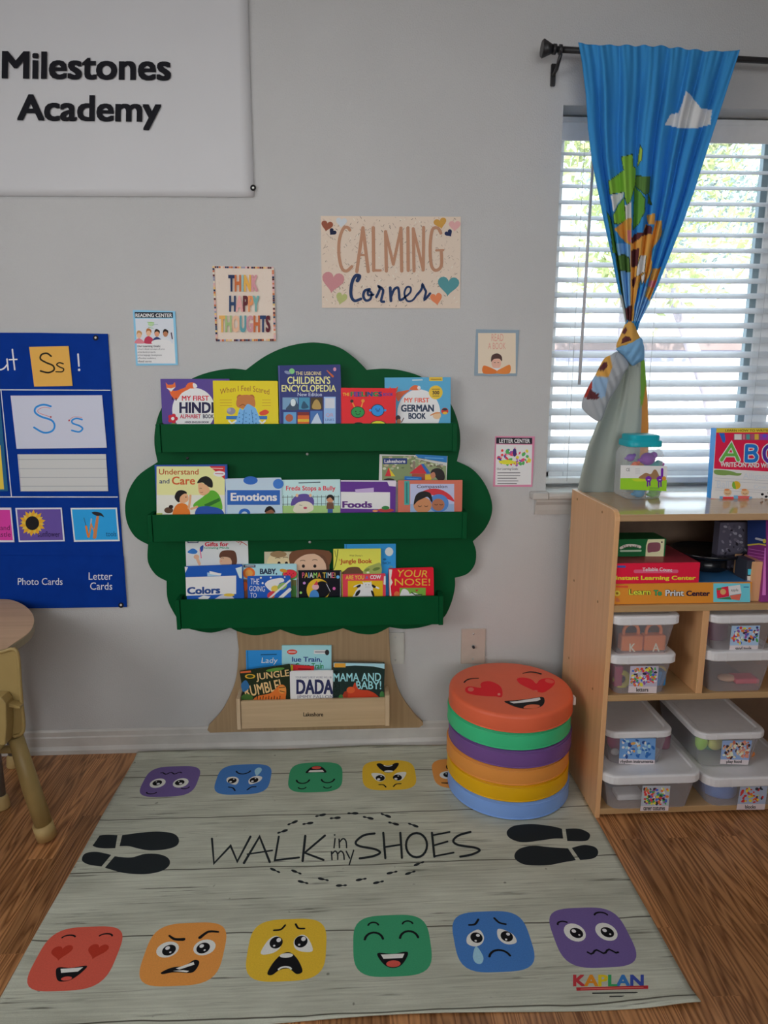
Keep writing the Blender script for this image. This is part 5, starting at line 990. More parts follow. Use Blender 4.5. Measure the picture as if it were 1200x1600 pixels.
for i, (h, lb) in enumerate(names):
    tp = cushion(i, .0045+i*.0695, vinyl('vinyl_'+lb.split()[0].replace('-', '_')+str(i), h, .42 if i == 5 else .5), lb, [.004, 0, -.003, .003, -.002, .001][i], [0, .003, 0, -.002, .002, -.002][i], i == 5)
ZT = .0045+5*.0695+.0685+.0009
m = MB(k=.42, zoom=(670, 1020, .21667), mp=lambda x, y: G(x, y, ZT), n=UP)
m.blob([(262, 262), (278, 245), (310, 243), (375, 252), (372, 228), (395, 208), (450, 207), (508, 235), (530, 272), (526, 318), (480, 315), (400, 312), (310, 300), (270, 285)], '#c81c24'); m.blob([(635, 195), (652, 180), (700, 180), (745, 195), (775, 222), (800, 195), (850, 183), (895, 190), (909, 215), (890, 245), (850, 275), (820, 287), (780, 280), (720, 255), (660, 225)], '#c81c24')
m.ell(303, 264, 22, 15, '#d0554a'); m.ell(506, 299, 10, 9, '#d0655a'); m.ell(870, 205, 34, 14, '#d0453c', 12); m.ell(773, 275, 14, 6, '#d0554a', 10)
m.blob([(545, 350), (620, 343), (720, 332), (815, 318), (835, 342), (825, 375), (790, 395), (720, 405), (650, 396), (590, 376)], '#141416'); m.poly([(582, 354), (640, 348), (800, 322), (806, 338), (780, 349), (612, 366)], '#dcd4cc'); m.blob([(686, 400), (700, 382), (740, 373), (790, 376), (800, 388), (760, 402)], '#d0553c')
m.line([(255, 213), (275, 196), (310, 186), (360, 184)], [9, 5], '#161618', 4); m.line([(678, 149), (720, 139), (765, 141), (810, 153)], [5, 9], '#161618', 4); m.build('face_print', tp)
a = V(902, 1128, .36); b = MB(); b.box(CX+CR-.006, CY-.07, .372, CX+CR+.003, CY-.045, .402, mat('white_fabric_tag', (.75, .74, .72), .8, noise=.05)); b.build('care_tag', tp)

# ------------------------------------------------------------------ storage cabinet
MAPLE = wood('maple_board', (.60, .385, .19), (.49, .295, .13), 'X', .8, .28); MAPLEV = wood('maple_side', (.86, .49, .24), (.72, .39, .175), 'Z', .8, .33); BACKB = mat('cabinet_back_shaded', (.20, .125, .08), .6, noise=.08)  # back panel colour darkened to carry the shade inside the cabinet
cab = thing('storage_cabinet', 'maple storage cabinet with open shelves under the window', 'cabinet', (1.5, -.33, 0))
CF, CB, CL, CRT = .557, .100, .891, 2.12
def board(name, x0, off0, z0, x1, off1, z1, m=MAPLE, bev=.002):
    b = MB(); b.box(x0, -off1, z0, x1, -off0, z1, m, bev); return b.build(name, cab)
def side(x):
    b = MB(); P = [(CB, 0), (CB, 1.158)]
    P += [(CF-.035+.035*math.sin(q*PI/10), 1.123+.035*math.cos(q*PI/10)) for q in range(6)] + [(CF, 0)]
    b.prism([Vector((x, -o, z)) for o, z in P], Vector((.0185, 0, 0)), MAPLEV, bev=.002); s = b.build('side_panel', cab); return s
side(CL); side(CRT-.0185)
MAPLET = wood('maple_top_lacquered', (.62, .40, .22), (.52, .32, .16), 'X', .8, .10, spec=.9)
TOP = board('top', CL+.0185, CB, 1.120, CRT-.0185, CF-.001, 1.144, MAPLET); board('shelf', CL+.0185, CB+.008, .797, CRT-.0185, CF-.001, .8215); board('shelf', CL+.0185, CB+.008, .463, CRT-.0185, CF-.001, .486)
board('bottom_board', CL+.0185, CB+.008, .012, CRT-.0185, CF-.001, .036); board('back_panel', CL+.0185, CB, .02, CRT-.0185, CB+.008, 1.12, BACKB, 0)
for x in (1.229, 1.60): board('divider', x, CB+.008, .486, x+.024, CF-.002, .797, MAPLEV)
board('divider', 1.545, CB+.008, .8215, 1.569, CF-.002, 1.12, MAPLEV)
for (x, y) in ((902, 780), (941, 800), (897, 907), (934, 940), (889, 1028), (926, 1076), (913, 1247)):
    r = ray(x, y); q = CAM+r*((CL-CAM.x)/r.x); b = MB(); b.ball((CL, q.y, q.z), .0022, .005, .005, mat('brass_screw', (.42, .22, .10), .35, metal=.5, noise=.05), n=8); b.build('screw', cab)

# ------------------------------------------------------------------ clear bins
TUB = clear('frosted_plastic', (.62, .60, .64), .20, .22); LID = mat('white_lid_plastic', (.86, .85, .86), .35, .4, noise=.03)
def ring(x0, x1, y0, y1, r, z, n=5):
    P = []
    for (cx, cy, st) in ((x1-r, y1-r, 0), (x0+r, y1-r, 90), (x0+r, y0+r, 180), (x1-r, y0+r, 270)):
        for q in range(n+1): a_ = math.radians(st+90*q/n); P.append(Vector((cx+r*math.cos(a_), cy+r*math.sin(a_), z)))
    return P
def loft(b, rings, m, cap0=True, cap1=True, smooth=False, c=(.8, .8, .8)):
    n = len(rings[0]); k = len(b.v)
    for r in rings: b.v += r
    for j in range(len(rings)-1):
        for i in range(n): b.face([k+j*n+i, k+j*n+(i+1) % n, k+(j+1)*n+(i+1) % n, k+(j+1)*n+i], m, c, smooth)
    if cap0: b.face([k+i for i in range(n)][::-1], m, c)
    if cap1: b.face([k+(len(rings)-1)*n+i for i in range(n)], m, c)
def bin_(xl, xr, yt, yb, off, zb, label, back=.13, rnd=.035, taper=.022, card=None, lab=None):
    a, c = V(xl, (yt+yb)/2, off), V(xr, (yt+yb)/2, off); zt, zl = V((xl+xr)/2, yt, off).z, V((xl+xr)/2, yb, off).z
    x0, x1, y0, y1 = a.x, c.x, -off, -back
    t = thing('storage_bin', label, 'bin', ((x0+x1)/2, (y0+y1)/2, zb), 'clear bins with white lids')
    g = .012; b = MB(); B0 = ring(x0+g+taper, x1-g-taper, y0+g+taper*.4, y1-g-taper*.4, rnd*.8, zb+.0005); B1 = ring(x0+g, x1-g, y0+g, y1-g, rnd*.8, zl+.004)
    loft(b, [ring(x0+g+taper+.012, x1-g-taper-.012, y0+g+taper*.4+.012, y1-g-taper*.4-.012, rnd*.6, zb+.0005), B0, B1], TUB, True, False); b.build('tub', t)
    b = MB(); h = zt-zl; e = .022
    loft(b, [ring(x0+.004, x1-.004, y0+.004, y1-.004, rnd, zl), ring(x0, x1, y0, y1, rnd, zl+.004), ring(x0, x1, y0, y1, rnd, zt-.006), ring(x0+.002, x1-.002, y0+.002, y1-.002, rnd, zt-.002), ring(x0+.006, x1-.006, y0+.006, y1-.006, rnd, zt), ring(x0+e, x1-e, y0+e, y1-e, rnd*.7, zt), ring(x0+e+.006, x1-e-.006, y0+e+.006, y1-e-.006, rnd*.6, zt-.004)], LID); b.build('lid', t)
    xm = (x0+x1)/2
    b = MB()
    for sx_ in (-.24, .24): b.box(xm+sx_*(x1-x0)-.001, y0-.0008, zl+.001, xm+sx_*(x1-x0)+.001, y0+.002, zt-.004, LID)
    b.build('latch_line', t)
    if card:
        P = Vector((0, y0+g-.0008, zl)); Q = Vector((0, y0+g+taper*.4-.0008, zb)); dv = (Q-P).normalized(); n = Vector((1, 0, 0)).cross(dv); n = n if n.y < 0 else -n
        m = MB(k=.55, zoom=lab[0], mp=lambda x, y: hit(x, y, P, n), n=n); m.pm = GLOSS; q = lab[1]
        m.poly(q, '#b8aeb0'); (ax, ay), (bx, by), (cx, cy), (dx, dy) = q; fh = lab[2]
        pic = [(ax, ay), (bx, by), (bx+(cx-bx)*fh, by+(cy-by)*fh), (ax+(dx-ax)*fh, ay+(dy-ay)*fh)]; m.poly(pic, lab[3]); R = random.Random(len(label))
        m.step = .03
        for i in range(int(1.6*lab[6])):
            u, v = R.uniform(.06, .94), R.uniform(.1, .92); xx = ax+(bx-ax)*u+(dx-ax)*fh*v; yy = ay+(by-ay)*u+(dy-ay)*fh*v; s_ = abs(bx-ax); m.ell(xx, yy, s_*R.uniform(.025, .08), s_*R.uniform(.025, .06), R.choice(lab[5]), R.uniform(0, 180), n=8)
        m.step = 1; w_ = bx-ax; yc = (ay+by)/2+((cy+dy)/2-(ay+by)/2)*(fh+1)/2; xc = (dx+cx)/2; th = abs(cy-by)*.075; tl = len(lab[4])*.022+.06
        m.text(lab[4], xc-w_*tl, yc-th, xc+w_*tl, yc+th, '#1c1a1c', .03); m.build('label_card', t)
    return t, (x0+g+taper, x1-g-taper, y0+g+.012, zb, zl)
ZN = (880, 940, .26667); ZT5 = (930, 1090, .225); ZP = (980, 1140, .18333)
MULTI = ['#b83a3a', '#3a5aa8', '#d8b43c', '#3f8a4c', '#c8683a', '#2a2a34', '#7a4a8a', '#d8d0cc']
_, ka = bin_(958, 1067, 963, 977.5, .566, V(1000, 1025, .558).z, 'clear lidded bin with two orange padlocks inside, topmost by the side panel')
_, lt = bin_(953.5, 1061, 1024.5, 1038.5, .566, .487, 'clear lidded bin with a letters card, under the padlock bin', card=1, lab=(ZN, [(394, 378), (560, 378), (546, 536), (380, 533)], .76, '#a09aa8', 'letters', MULTI, 70))
_, sd = bin_(1112, 1224, 962, 974.5, .566, V(1170, 1019, .558).z, 'clear lidded bin with a sand-tools card, right of the shelf divider', card=1, lab=(ZN, [(988, 142), (1155, 140), (1139, 291), (972, 291)], .77, '#8fa6c8', 'sand tools', MULTI, 40))
_, rd_ = bin_(1106, 1219, 1018, 1033.5, .566, .487, 'clear lidded bin with no card, holding a pink toy, under the sand-tools bin')
_, b1 = bin_(945, 1101, 1212, 1226, .584, .0375, 'large clear lidded bin at the cabinet bottom beside the side panel', rnd=.05, card=1, lab=(ZP, [(132, 478), (368, 480), (350, 692), (110, 694)], .80, '#9aa0a8', 'career costumes', MULTI, 60))
_, b2 = bin_(1103.5, 1262, 1215, 1229.5, .584, .0375, 'large clear lidded bin holding a round blue tub, bottom shelf', rnd=.05, card=1, lab=(ZP, [(965, 480), (1200, 480), (1170, 682), (930, 682)], .76, '#8c98ac', 'blocks', ['#a82a2a', '#d8b02c', '#2a2c34', '#c8622c', '#a83434'], 26))
zt1 = V(1020, 1212, .584).z; zt2 = V(1180, 1215, .584).z
_, s1 = bin_(947, 1056, 1144, 1154, .523, zt1+.0005, 'clear lidded bin with a blue instruments card, stacked on the large bin', rnd=.045, card=1, lab=(ZP, [(-62, 74), (244, 74), (234, 304), (-72, 290)], .80, '#5f86b4', 'rhythm instruments', ['#24407a', '#c8c8c4', '#2a5a9a', '#b88a4c', '#8fb0d0'], 30))
_, s2 = bin_(1091, 1202, 1146, 1156, .523, zt2+.0005, 'clear lidded bin with green toys and a play-food card, stacked on the bottom shelf', rnd=.045, card=1, lab=(ZP, [(812, 92), (1065, 92), (1030, 300), (790, 292)], .80, '#7a90b4', 'play food', ['#b87a6a', '#c8a07a', '#3a2a2c', '#a8604c', '#d8c0a8'], 60))
# what shows through the plastic
PADL = mat('orange_toy_plastic', lin('#d8683a', .5), .4, .4, noise=.04)
def padlock(x, off, zb, w_, h, ch, label, art):
    t = thing('toy_padlock', label, 'toy padlock', (x, -off+.02, zb), 'orange toy padlocks'); b = MB(); b.box(x-w_/2, -off, zb, x+w_/2, -off+.04, zb+h, PADL, .006); b.build('lock_body', t)
    b = MB(); r = w_*.34; b.tube([(x-r, -off+.02, zb+h-.004)]+[(x+r*math.cos(PI-q*PI/10), -off+.02, zb+h+.012+r*math.sin(q*PI/10)) for q in range(11)]+[(x+r, -off+.02, zb+h-.004)], .006, PADL); b.build('shackle', t)
    m = MB(k=.5, mp=vmap(off+.0006), n=BACK); m.text(ch, *art, '#e0b8a4', .02); m.build('letter', t)
p1, p2 = V(988, 1010, .525), V(1023, 1010, .525)
padlock(p1.x, .525, ka[3]+.003, .079, .058, 'K', 'orange toy padlock with the letter K in the top bin', (983.5, 1005.5, 993, 1018.5)); padlock(p2.x+.001, .525, ka[3]+.003, .079, .058, 'A', 'orange toy padlock with the letter A in the top bin', (1019.5, 1005, 1030.5, 1018))
def toy(kind, x, y, off, rx, rz, h, label, sh='ball', zb=None):
    p = V(x, y, off); b = MB(); mm = mat('toy_'+h[1:], lin(h, .42), .4, .4, noise=.05)
    z0 = zb if zb is not None else p.z-rz
    if sh == 'ball': b.ball((p.x, p.y+rx*.7, z0+rz), rx, rx*.7, rz, mm)
    elif sh == 'box': b.box(p.x-rx, p.y, z0, p.x+rx, p.y+.06, z0+2*rz, mm, .006)
    elif sh == 'drum': b.lathe([(0, z0), (rx*.96, z0), (rx, z0+.004), (rx, z0+2*rz-.004), (rx*.95, z0+2*rz), (0, z0+2*rz)], p.x, p.y+rx, mm)
    elif sh == 'ring':
        b.tube([(p.x+rx*math.cos(q*PI/8), p.y+.02, z0+rz+rz*math.sin(q*PI/8)) for q in range(17)], .010, mm, cap=False)
    tag(b.build(kind), label, 'toy', 'toys inside the clear bins')
toy('toy_letter', 975, 1064, .51, .024, .026, '#d8a03c', 'yellow ring-shaped toy letter low in the letters bin', 'ring', lt[3]+.003)
toy('toy_block', 966, 1070, .50, .016, .040, '#8a2a4a', 'magenta toy block in the letters bin, nearest the side panel', 'box', lt[3]+.003)
toy('toy_block', 1033, 1070, .50, .018, .028, '#2f6a9a', 'blue toy block in the letters bin', 'box', lt[3]+.003)
toy('toy_ball', 1034, 1052, .47, .024, .024, '#c8943c', 'mustard toy ball high in the letters bin')
toy('toy_block', 990, 1050, .42, .05, .045, '#8a5a3a', 'brown toy block at the back of the letters bin', 'box', lt[3]+.003)
toy('toy_shovel', 1168, 1073, .50, .045, .010, '#b83a4a', 'pink-red toy shovel lying in the uncarded bin', 'box', rd_[3]+.003); toy('toy_shell', 1140, 1072, .49, .035, .012, '#a8846a', 'beige toy shell lying in the uncarded bin', 'ball', rd_[3]+.003)
toy('toy_pail', 1125, 1005, .46, .045, .042, '#5a3048', 'dark purple toy pail in the sand-tools bin', 'drum', sd[3]+.003)
toy('toy_maraca', 968, 1170, .44, .040, .045, '#8a2a5a', 'magenta toy shaker in the instruments bin', 'ball', s1[3]+.003); toy('toy_bell', 962, 1184, .46, .016, .014, '#d8d4d0', 'white toy bell in the instruments bin', 'ball', s1[3]+.003); toy('toy_drum', 1038, 1184, .42, .030, .025, '#6a4a56', 'dull mauve toy drum in the instruments bin', 'drum', s1[3]+.003)
toy('toy_pepper', 1099, 1163, .44, .026, .034, '#7ac02c', 'bright green toy vegetable high in the play-food bin'); toy('toy_bowl', 1120, 1185, .43, .075, .026, '#2a7a56', 'dark green toy bowl low in the play-food bin', 'ball', s2[3]+.003); toy('toy_bread', 1122, 1166, .445, .030, .026, '#d8b45a', 'tan toy bread roll in the play-food bin'); toy('toy_carrot', 1176, 1180, .445, .014, .012, '#d8622c', 'little orange toy carrot in the play-food bin')
toy('toy_tub', 1136, 1240, .53, .068, .040, '#4a6aa0', 'round slate-blue tub inside the bottom bin', 'drum', b2[3]+.003); toy('toy_ball', 1194, 1255, .52, .02, .018, '#d8a03c', 'yellow toy ball in the bottom bin with the blue tub', 'ball', b2[3]+.003)
toy('folded_cloth', 985, 1254, .52, .05, .012, '#c8c4c0', 'white folded cloth low in the large bottom bin', 'box', b1[3]+.003); toy('folded_cloth', 1060, 1235, .44, .075, .030, '#5a5654', 'grey folded cloth in the large bottom bin', 'ball', b1[3]+.003); toy('folded_cloth', 962, 1238, .46, .035, .035, '#2a2e36', 'charcoal folded cloth in the large bottom bin by the side panel', 'ball', b1[3]+.003)

# ------------------------------------------------------------------ boxes on the upper shelf
def game_box(name, tl, br, off, depth, base, label, art=None, zoom=None, k=.5, z0=None, cat='box', top=None, right=None):
    A_, B_ = V(zoom[0]+tl[0]*zoom[2], zoom[1]+tl[1]*zoom[2], off), V(zoom[0]+br[0]*zoom[2], zoom[1]+br[1]*zoom[2], off)
    zb = z0 if z0 is not None else B_.z
    t = thing(name, label, cat, ((A_.x+B_.x)/2, -off+depth/2, zb)); m = MB(k=k, zoom=zoom, mp=vmap(off+.0002), n=BACK); m.pm = GLOSS
    h_ = A_.z-zb; m.box(A_.x, -off, zb, B_.x, -off+depth, A_.z, GLOSS, .0008, lin(base, k), 1); fr = [(f, i) for i, f in enumerate(m.f)]
    if art: art(m)
    m.build('carton', t)
    if top:
        m = MB(k=k); m.box(A_.x+.004, -off+.004, A_.z, B_.x-.004, -off+depth-.004, A_.z+.0012, GLOSS, 0, lin(top, k)); m.build('lid_print', t)
    return A_.z, t
ZM = (950, 800, .20833)
def A(m):
    m.rect(790, 535, 1066, 676, '#5aa8dc'); m.text('Learn', 155, 578, 322, 622, '#1c1a1a', .10); m.text('Learn', 157, 579, 320, 621, '#e6dc3c', .03); m.text('To', 342, 584, 404, 628, '#153a2c', .09); m.text('To', 345, 586, 402, 626, '#2a8a5a', .03); m.text('Print', 428, 582, 572, 632, '#1c1a1a', .10); m.text('Print', 430, 584, 570, 630, '#dcdce4', .03); m.text('Center', 586, 590, 764, 630, '#2a1a2c', .05)
    m.poly([(60, 552), (150, 552), (150, 568), (60, 566)], '#b8462c'); m.ell(68, 610, 24, 22, '#c8a03c'); m.ell(68, 610, 10, 9, '#7a5a1c'); m.blob([(58, 670), (60, 645), (80, 650), (88, 672)], '#a8603a')
    m.poly([(812, 572), (900, 556), (908, 632), (818, 648)], '#b8243c'); m.ell(862, 598, 22, 22, '#c88a5a'); m.poly([(818, 572), (850, 566), (850, 580), (818, 588)], '#2a7a4a'); m.poly([(900, 556), (990, 545), (1000, 608), (910, 624)], '#d8d4d0'); m.text('apple', 922, 574, 976, 600, '#3a3a3c', .0); m.poly([(818, 650), (912, 634), (925, 656), (840, 652)], '#3a6a4a'); m.poly([(912, 626), (1000, 612), (985, 662), (925, 654)], '#c85a4a'); m.line([(1018, 562), (1052, 562)], 6, '#2a5a86')
zo, _ = game_box('learning_box', (50, 540), (1066, 676), .545, .30, '#d8742a', 'orange and light blue learning box lying lowest on the upper shelf', A, ZM, z0=.8225, top='#2a5a86')
def A(m):
    m.rect(70, 402, 132, 418, '#3a4a8a'); m.line([(205, 445), (515, 445)], 26, '#c8506a'); m.text('Tellable Count', 258, 420, 482, 448, '#d8b8b8', .015, rot=1, arc=5); m.text('Instant Learning Center', 60, 478, 658, 518, '#e0b02c', .035)
zr, _ = game_box('learning_box', (56, 388), (678, 545), .548, .28, '#c01a34', 'red learning box with yellow lettering, lying on the orange box', A, ZM, z0=zo+.0015, top='#7a2a34')
def A(m): m.poly([(300, 205), (425, 202), (416, 333), (280, 333), (286, 250)], '#c9c48a'); m.blob([(298, 300), (300, 240), (340, 228), (390, 235), (385, 290), (330, 300)], '#6a4048'); m.ell(404, 226, 6, 6, '#2a2024'); m.line([(96, 270), (140, 252), (200, 252), (240, 262)], 20, '#b8a8a0', 4); m.text('GAME', 110, 252, 230, 268, '#4a3a34', .0); m.line([(96, 292), (245, 290)], 14, '#8aa088')
y_g = G(1000, 869.5, zr+.002).y
game_box('card_game_box', (66, 204), (426, 336), -y_g, .10, '#17502c', 'small dark green game box with a cream end, on the red box', A, ZM, z0=zr+.002, k=.45)
DISH = mat('black_melamine', (.012, .013, .016), .22, .5, noise=.1)
pc = V(1104, 860, .36); b = MB(); zz0 = zo+.0015
tray_t = thing('turntable_tray', 'black round tray on a drum base, standing on the box behind the red one', 'tray', (pc.x, pc.y, zz0))
b.lathe([(0, zz0), (.070, zz0), (.075, zz0+.004), (.072, pc.z-.018), (0, pc.z-.018)], pc.x, pc.y, DISH); b.build('drum_base', tray_t)
b = MB(); b.lathe([(0, pc.z-.018), (.09, pc.z-.016), (.122, pc.z-.006), (.128, pc.z+.004), (.124, pc.z+.006), (.116, pc.z-.002), (.08, pc.z-.009), (0, pc.z-.010)], pc.x, pc.y, DISH); b.build('plate_rim', tray_t)
# boxes at the end of the shelf
def A(m):
    R = random.Random(8)
    m.step = .03
    for q in range(70): m.ell(R.uniform(1128, 1166), R.uniform(818, 895), R.uniform(1, 3.4), R.uniform(1, 3), R.choice(['#5a5660', '#6a6870', '#1c1a20', '#4a4650', '#34323c']), R.uniform(0, 90), n=7)
    m.step = 1
    m.line([(1150, 880), (1160, 905)], 2, '#8a4a2a')
a, c = V(1126, 812, .40), V(1168, 912, .40)
t = thing('activity_box', 'charcoal speckled box standing behind the wooden block', 'box', ((a.x+c.x)/2, -.38, .8225)); m = MB(k=.4, mp=vmap(.4002), n=BACK); m.box(a.x, -.40, .8225, c.x, -.36, a.z-.01, GLOSS, .001, lin('#3a3842', .4)); A(m); m.build('carton', t)
a, c = V(1168, 889, .53), V(1176.5, 908, .53); t = thing('small_carton', 'narrow dark carton with a teal patch, beside the wooden block', 'box', (a.x, -.5, .8225)); m = MB(k=.45, mp=vmap(.5302), n=BACK); m.box(a.x-.004, -.53, .8225, c.x, -.46, V(1170, 876, .53).z, GLOSS, .001, lin('#2a2c34', .45)); m.rect(1168.5, 889, 1175.5, 898, '#3a9ab4'); m.rect(1167.5, 900, 1173, 908, '#b8a8a0'); m.build('carton', t)
a, c = V(1176, 878, .535), V(1188, 936, .535); b = MB(); b.box(a.x+.001, -.535, .8225, c.x-.003, -.42, a.z, MAPLEV, .003); tag(b.build('wooden_block'), 'plain upright wooden block at the upper shelf, beside the purple box', 'block')
a = V(1197, 860, .545); q = ray(1168, 860); yb = (CAM+q*((a.x-CAM.x)/q.x)).y
t = thing('activity_box', 'navy and purple activity box at the end of the upper shelf, cut by the frame', 'box', (a.x+.02, -.5, .8225)); m = MB(k=.42, mp=lambda x, y: hit(x, y, Vector((a.x-.0002, 0, 0)), Vector((1, 0, 0))), n=Vector((-1, 0, 0)), zoom=(1080, 800, .1)); m.pm = GLOSS
m.box(a.x, -.545, .8225, 1.541, yb, V(1197, 812, .545).z, GLOSS, .001, lin('#6a2a62', .42))
m.poly([(880, 130), (1168, 120), (1168, 505), (1060, 490), (880, 505)], '#1c2c5a'); m.poly([(880, 505), (1060, 488), (1168, 508), (1168, 530), (1060, 510), (880, 530)], '#b8963c'); m.line([(1015, 415), (1120, 440)], 34, '#9a9aa0'); m.ell(1145, 455, 26, 36, '#c8a03c')
for y in (575, 625, 675, 725): m.line([(900, y), (1160, y+45)], 7, '#a05a9a')
m.poly([(1148, 560), (1168, 560), (1168, 1300), (1110, 1300)], '#b860a8'); m.build('carton', t)

# ------------------------------------------------------------------ on top of the cabinet
jb = G(1005, 781, 1.1445); JX, JR = V(1007, 740, -jb.y).x+.005, .0735; JY = jb.y+JR*.96; z0 = 1.1445
JAR = clear('clear_jar_plastic', (.85, .87, .88), .11, .05); TEAL = mat('teal_lid_plastic', lin('#0f8f9c', .6), .35, .4, noise=.04)
jar = thing('counter_jar', 'clear square jar with a teal lid and dinosaur label on the cabinet', 'jar', (JX, JY, z0))
zl = V(1000, 699, -jb.y).z; ztop = V(1000, 683, -jb.y).z
S_ = dict(n=64, sup=5)
b = MB(); b.lathe([(.060, z0+.0005), (.068, z0+.004), (JR, z0+.014), (JR, zl-.028), (.068, zl-.014), (.062, zl-.008), (.062, zl)], JX, JY, JAR, **S_); b.build('jar_body', jar)
b = MB(); b.lathe([(0, zl), (.066, zl), (.0665, zl+.003), (.0665, zl+.020), (.064, zl+.023), (.058, zl+.024), (.058, ztop+.002), (.055, ztop+.005), (0, ztop+.005)], JX, JY, TEAL, **S_); b.build('screw_lid', jar)
ZJ = (960, 670, .08333); yj = JY-JR-.0012
m = MB(k=.6, zoom=ZJ, mp=vmap(-yj), n=BACK); m.pm = GLOSS
m.poly([(118, 680), (990, 700), (975, 1170), (105, 1135)], '#c9cac8'); m.poly([(110, 925), (500, 925), (985, 960), (975, 1170), (105, 1135)], '#84b52c'); m.blob([(455, 925), (540, 850), (600, 825), (680, 850), (740, 770), (790, 780), (840, 880), (870, 940), (650, 945)], '#8a6a4c'); m.blob([(330, 935), (560, 940), (600, 980), (400, 985)], '#a8bc2c')
for (x, y, h_) in ((640, 960, 110), (850, 960, 130)): m.blob([(x-55, y-40), (x, y-75), (x+55, y-40), (x+45, y+20), (x, y+40), (x-45, y+20)], '#6a2a96'); m.line([(x-20, y+30), (x-20, y+h_)], 26, '#5a2286'); m.line([(x+22, y+30), (x+22, y+h_-10)], 26, '#5a2286'); m.line([(x-12, y-5), (x+16, y-5)], 14, '#d8cce0')
m.line([(890, 920), (895, 760)], 46, '#6a2a96'); m.ell(930, 930, 40, 40, '#b8862c'); m.text('CE', 220, 738, 290, 795, '#5a5a5c', -.02); m.line([(660, 1110), (840, 1112)], 10, '#2a6a4a'); m.line([(650, 1145), (860, 1148)], 8, '#3a7a4a')
for q in range(4): m.line([(390, 750+q*30), (480, 752+q*30)], 5, '#9a9c9e')
m.poly([(118, 680), (113, 680), (100, 1135), (105, 1135)], '#a8a8a8'); m.build('wrap_label', jar)
def counter(x, y, dy, r, h, lb, sh=1.0):
    q = ray(x, y); p = CAM+q*((JY+dy-CAM.y)/q.y); b = MB(); mm = mat('counter_'+h[1:], lin(h, .5), .4, .4, noise=.05); r *= 1.3; b.ball(p, r, r*.8, r*.85*sh, mm); b.ball(p+Vector((r*.8, 0, r*.5)), r*.45, r*.45, r*.45, mm); b.ball(p+Vector((-r*.9, 0, -.2*r)), r*.5, r*.4, r*.3, mm)
    tag(b.build('dinosaur_counter'), lb, 'toy', 'dinosaur counters in the jar')
PP = '#6a2486'
counter(1012, 717, -.02, .022, PP, 'big purple dinosaur counter on top of the heap in the jar'); counter(985, 715, -.02, .013, '#5a2a86', 'purple dinosaur counter by the jar’s edge, above the label'); counter(1033, 727, 0, .008, '#8a3a7a', 'little mauve dinosaur counter at the heap’s end in the jar', 1.8)
counter(993, 726, -.03, .011, '#d8502c', 'orange dinosaur counter just above the jar label'); counter(1018, 731, 0, .024, '#2a8a8a', 'teal dinosaur counter just above the jar label'); counter(998, 770, -.01, .017, '#2a6a8a', 'blue dinosaur counter at the jar bottom'); counter(1022, 771, 0, .017, '#5a8a3c', 'green dinosaur counter at the jar bottom')
counter(985, 735, .02, .02, '#2a7a96', 'blue-teal dinosaur counter deep behind the jar label'); counter(1008, 750, .015, .022, PP, 'purple dinosaur counter hidden behind the jar label')
# write-on activity box
zx = G(1112, 779, 1.1445); off = -zx.y; ZL = (1040, 640, .13333); P = Vector((0, -off, 1.1445)); lean = math.radians(4); n = Vector((0, -math.cos(lean), math.sin(lean)))
abc = thing('activity_box', 'red and white alphabet activity box with a handle window, standing on the cabinet', 'box', (zx.x+.16, zx.y, 1.1445))
mp = lambda x, y: hit(x, y, P, n)
def zp(x, y): return mp(ZL[0]+x*ZL[2], ZL[1]+y*ZL[2])
m = MB(k=.55, zoom=ZL, mp=mp, n=n); m.pm = GLOSS; A_, B_ = zp(590, 215), zp(540, 1050); dn = Vector((0, -math.sin(lean), -math.cos(lean))); H_ = (A_-B_).length
A_ = Vector((B_.x, 0, 0)); TL = B_-dn*((zp(590, 215).z-B_.z)/math.cos(lean)); TRt = TL+Vector((.33, 0, 0)); BRt = B_+Vector((.33, 0, 0))
TL = zp(596, 215)
m.prism([TL+n*-.0002, TRt+n*-.0002, BRt+n*-.0002, B_+n*-.0002], -n*.038, GLOSS, lin('#2f7ab8', .55))
m.poly([(596, 217), (1900, 217), (1900, 1160), (530, 1048)], '#c2c4c6'); m.poly([(596, 217), (1900, 217), (1900, 760), (566, 692)], '#c01f42'); m.poly([(596, 217), (1900, 212), (1900, 265), (594, 270)], '#c2a83a'); m.text('LEARN HOW TO WRITE THE ABC', 700, 232, 1400, 258, '#5a4a1c', .02)
m.poly([(625, 275), (690, 275), (702, 350), (690, 392), (668, 380)], '#2a5aa8'); m.poly([(800, 285), (1500, 282), (1500, 360), (790, 358)], '#8a4a5c'); m.rect(806, 288, 890, 352, '#d0d6d0'); m.rect(905, 290, 930, 350, '#b8687a'); m.rect(945, 290, 985, 350, '#4a8a8a'); m.rect(1000, 290, 1035, 350, '#9a4a6a'); m.rect(1042, 286, 1090, 352, '#c09a3c'); m.rect(1105, 286, 1300, 356, '#8a3a9a'); m.ell(1160, 308, 26, 22, '#5a4ab0')
for w_, c_ in ((62, '#d0d0cc'), (38, '#5a9a44')): m.line([(655, 590), (770, 410), (850, 590)], w_, c_); m.line([(700, 530), (820, 530)], w_*.9, c_)
for w_, c_ in ((62, '#d0d0d4'), (40, '#1f66b0')): m.line([(950, 425), (942, 600)], w_, c_); m.line([(950, 425), (1040, 430), (1058, 465), (1030, 500), (950, 508)], w_, c_, 3); m.line([(1030, 505), (1066, 550), (1040, 598), (942, 600)], w_, c_, 3)
for w_, c_ in ((62, '#d0d0d4'), (40, '#4a2a86')): m.line([(1290, 430), (1220, 420), (1160, 470), (1160, 560), (1210, 610), (1290, 600)], w_, c_, 4)
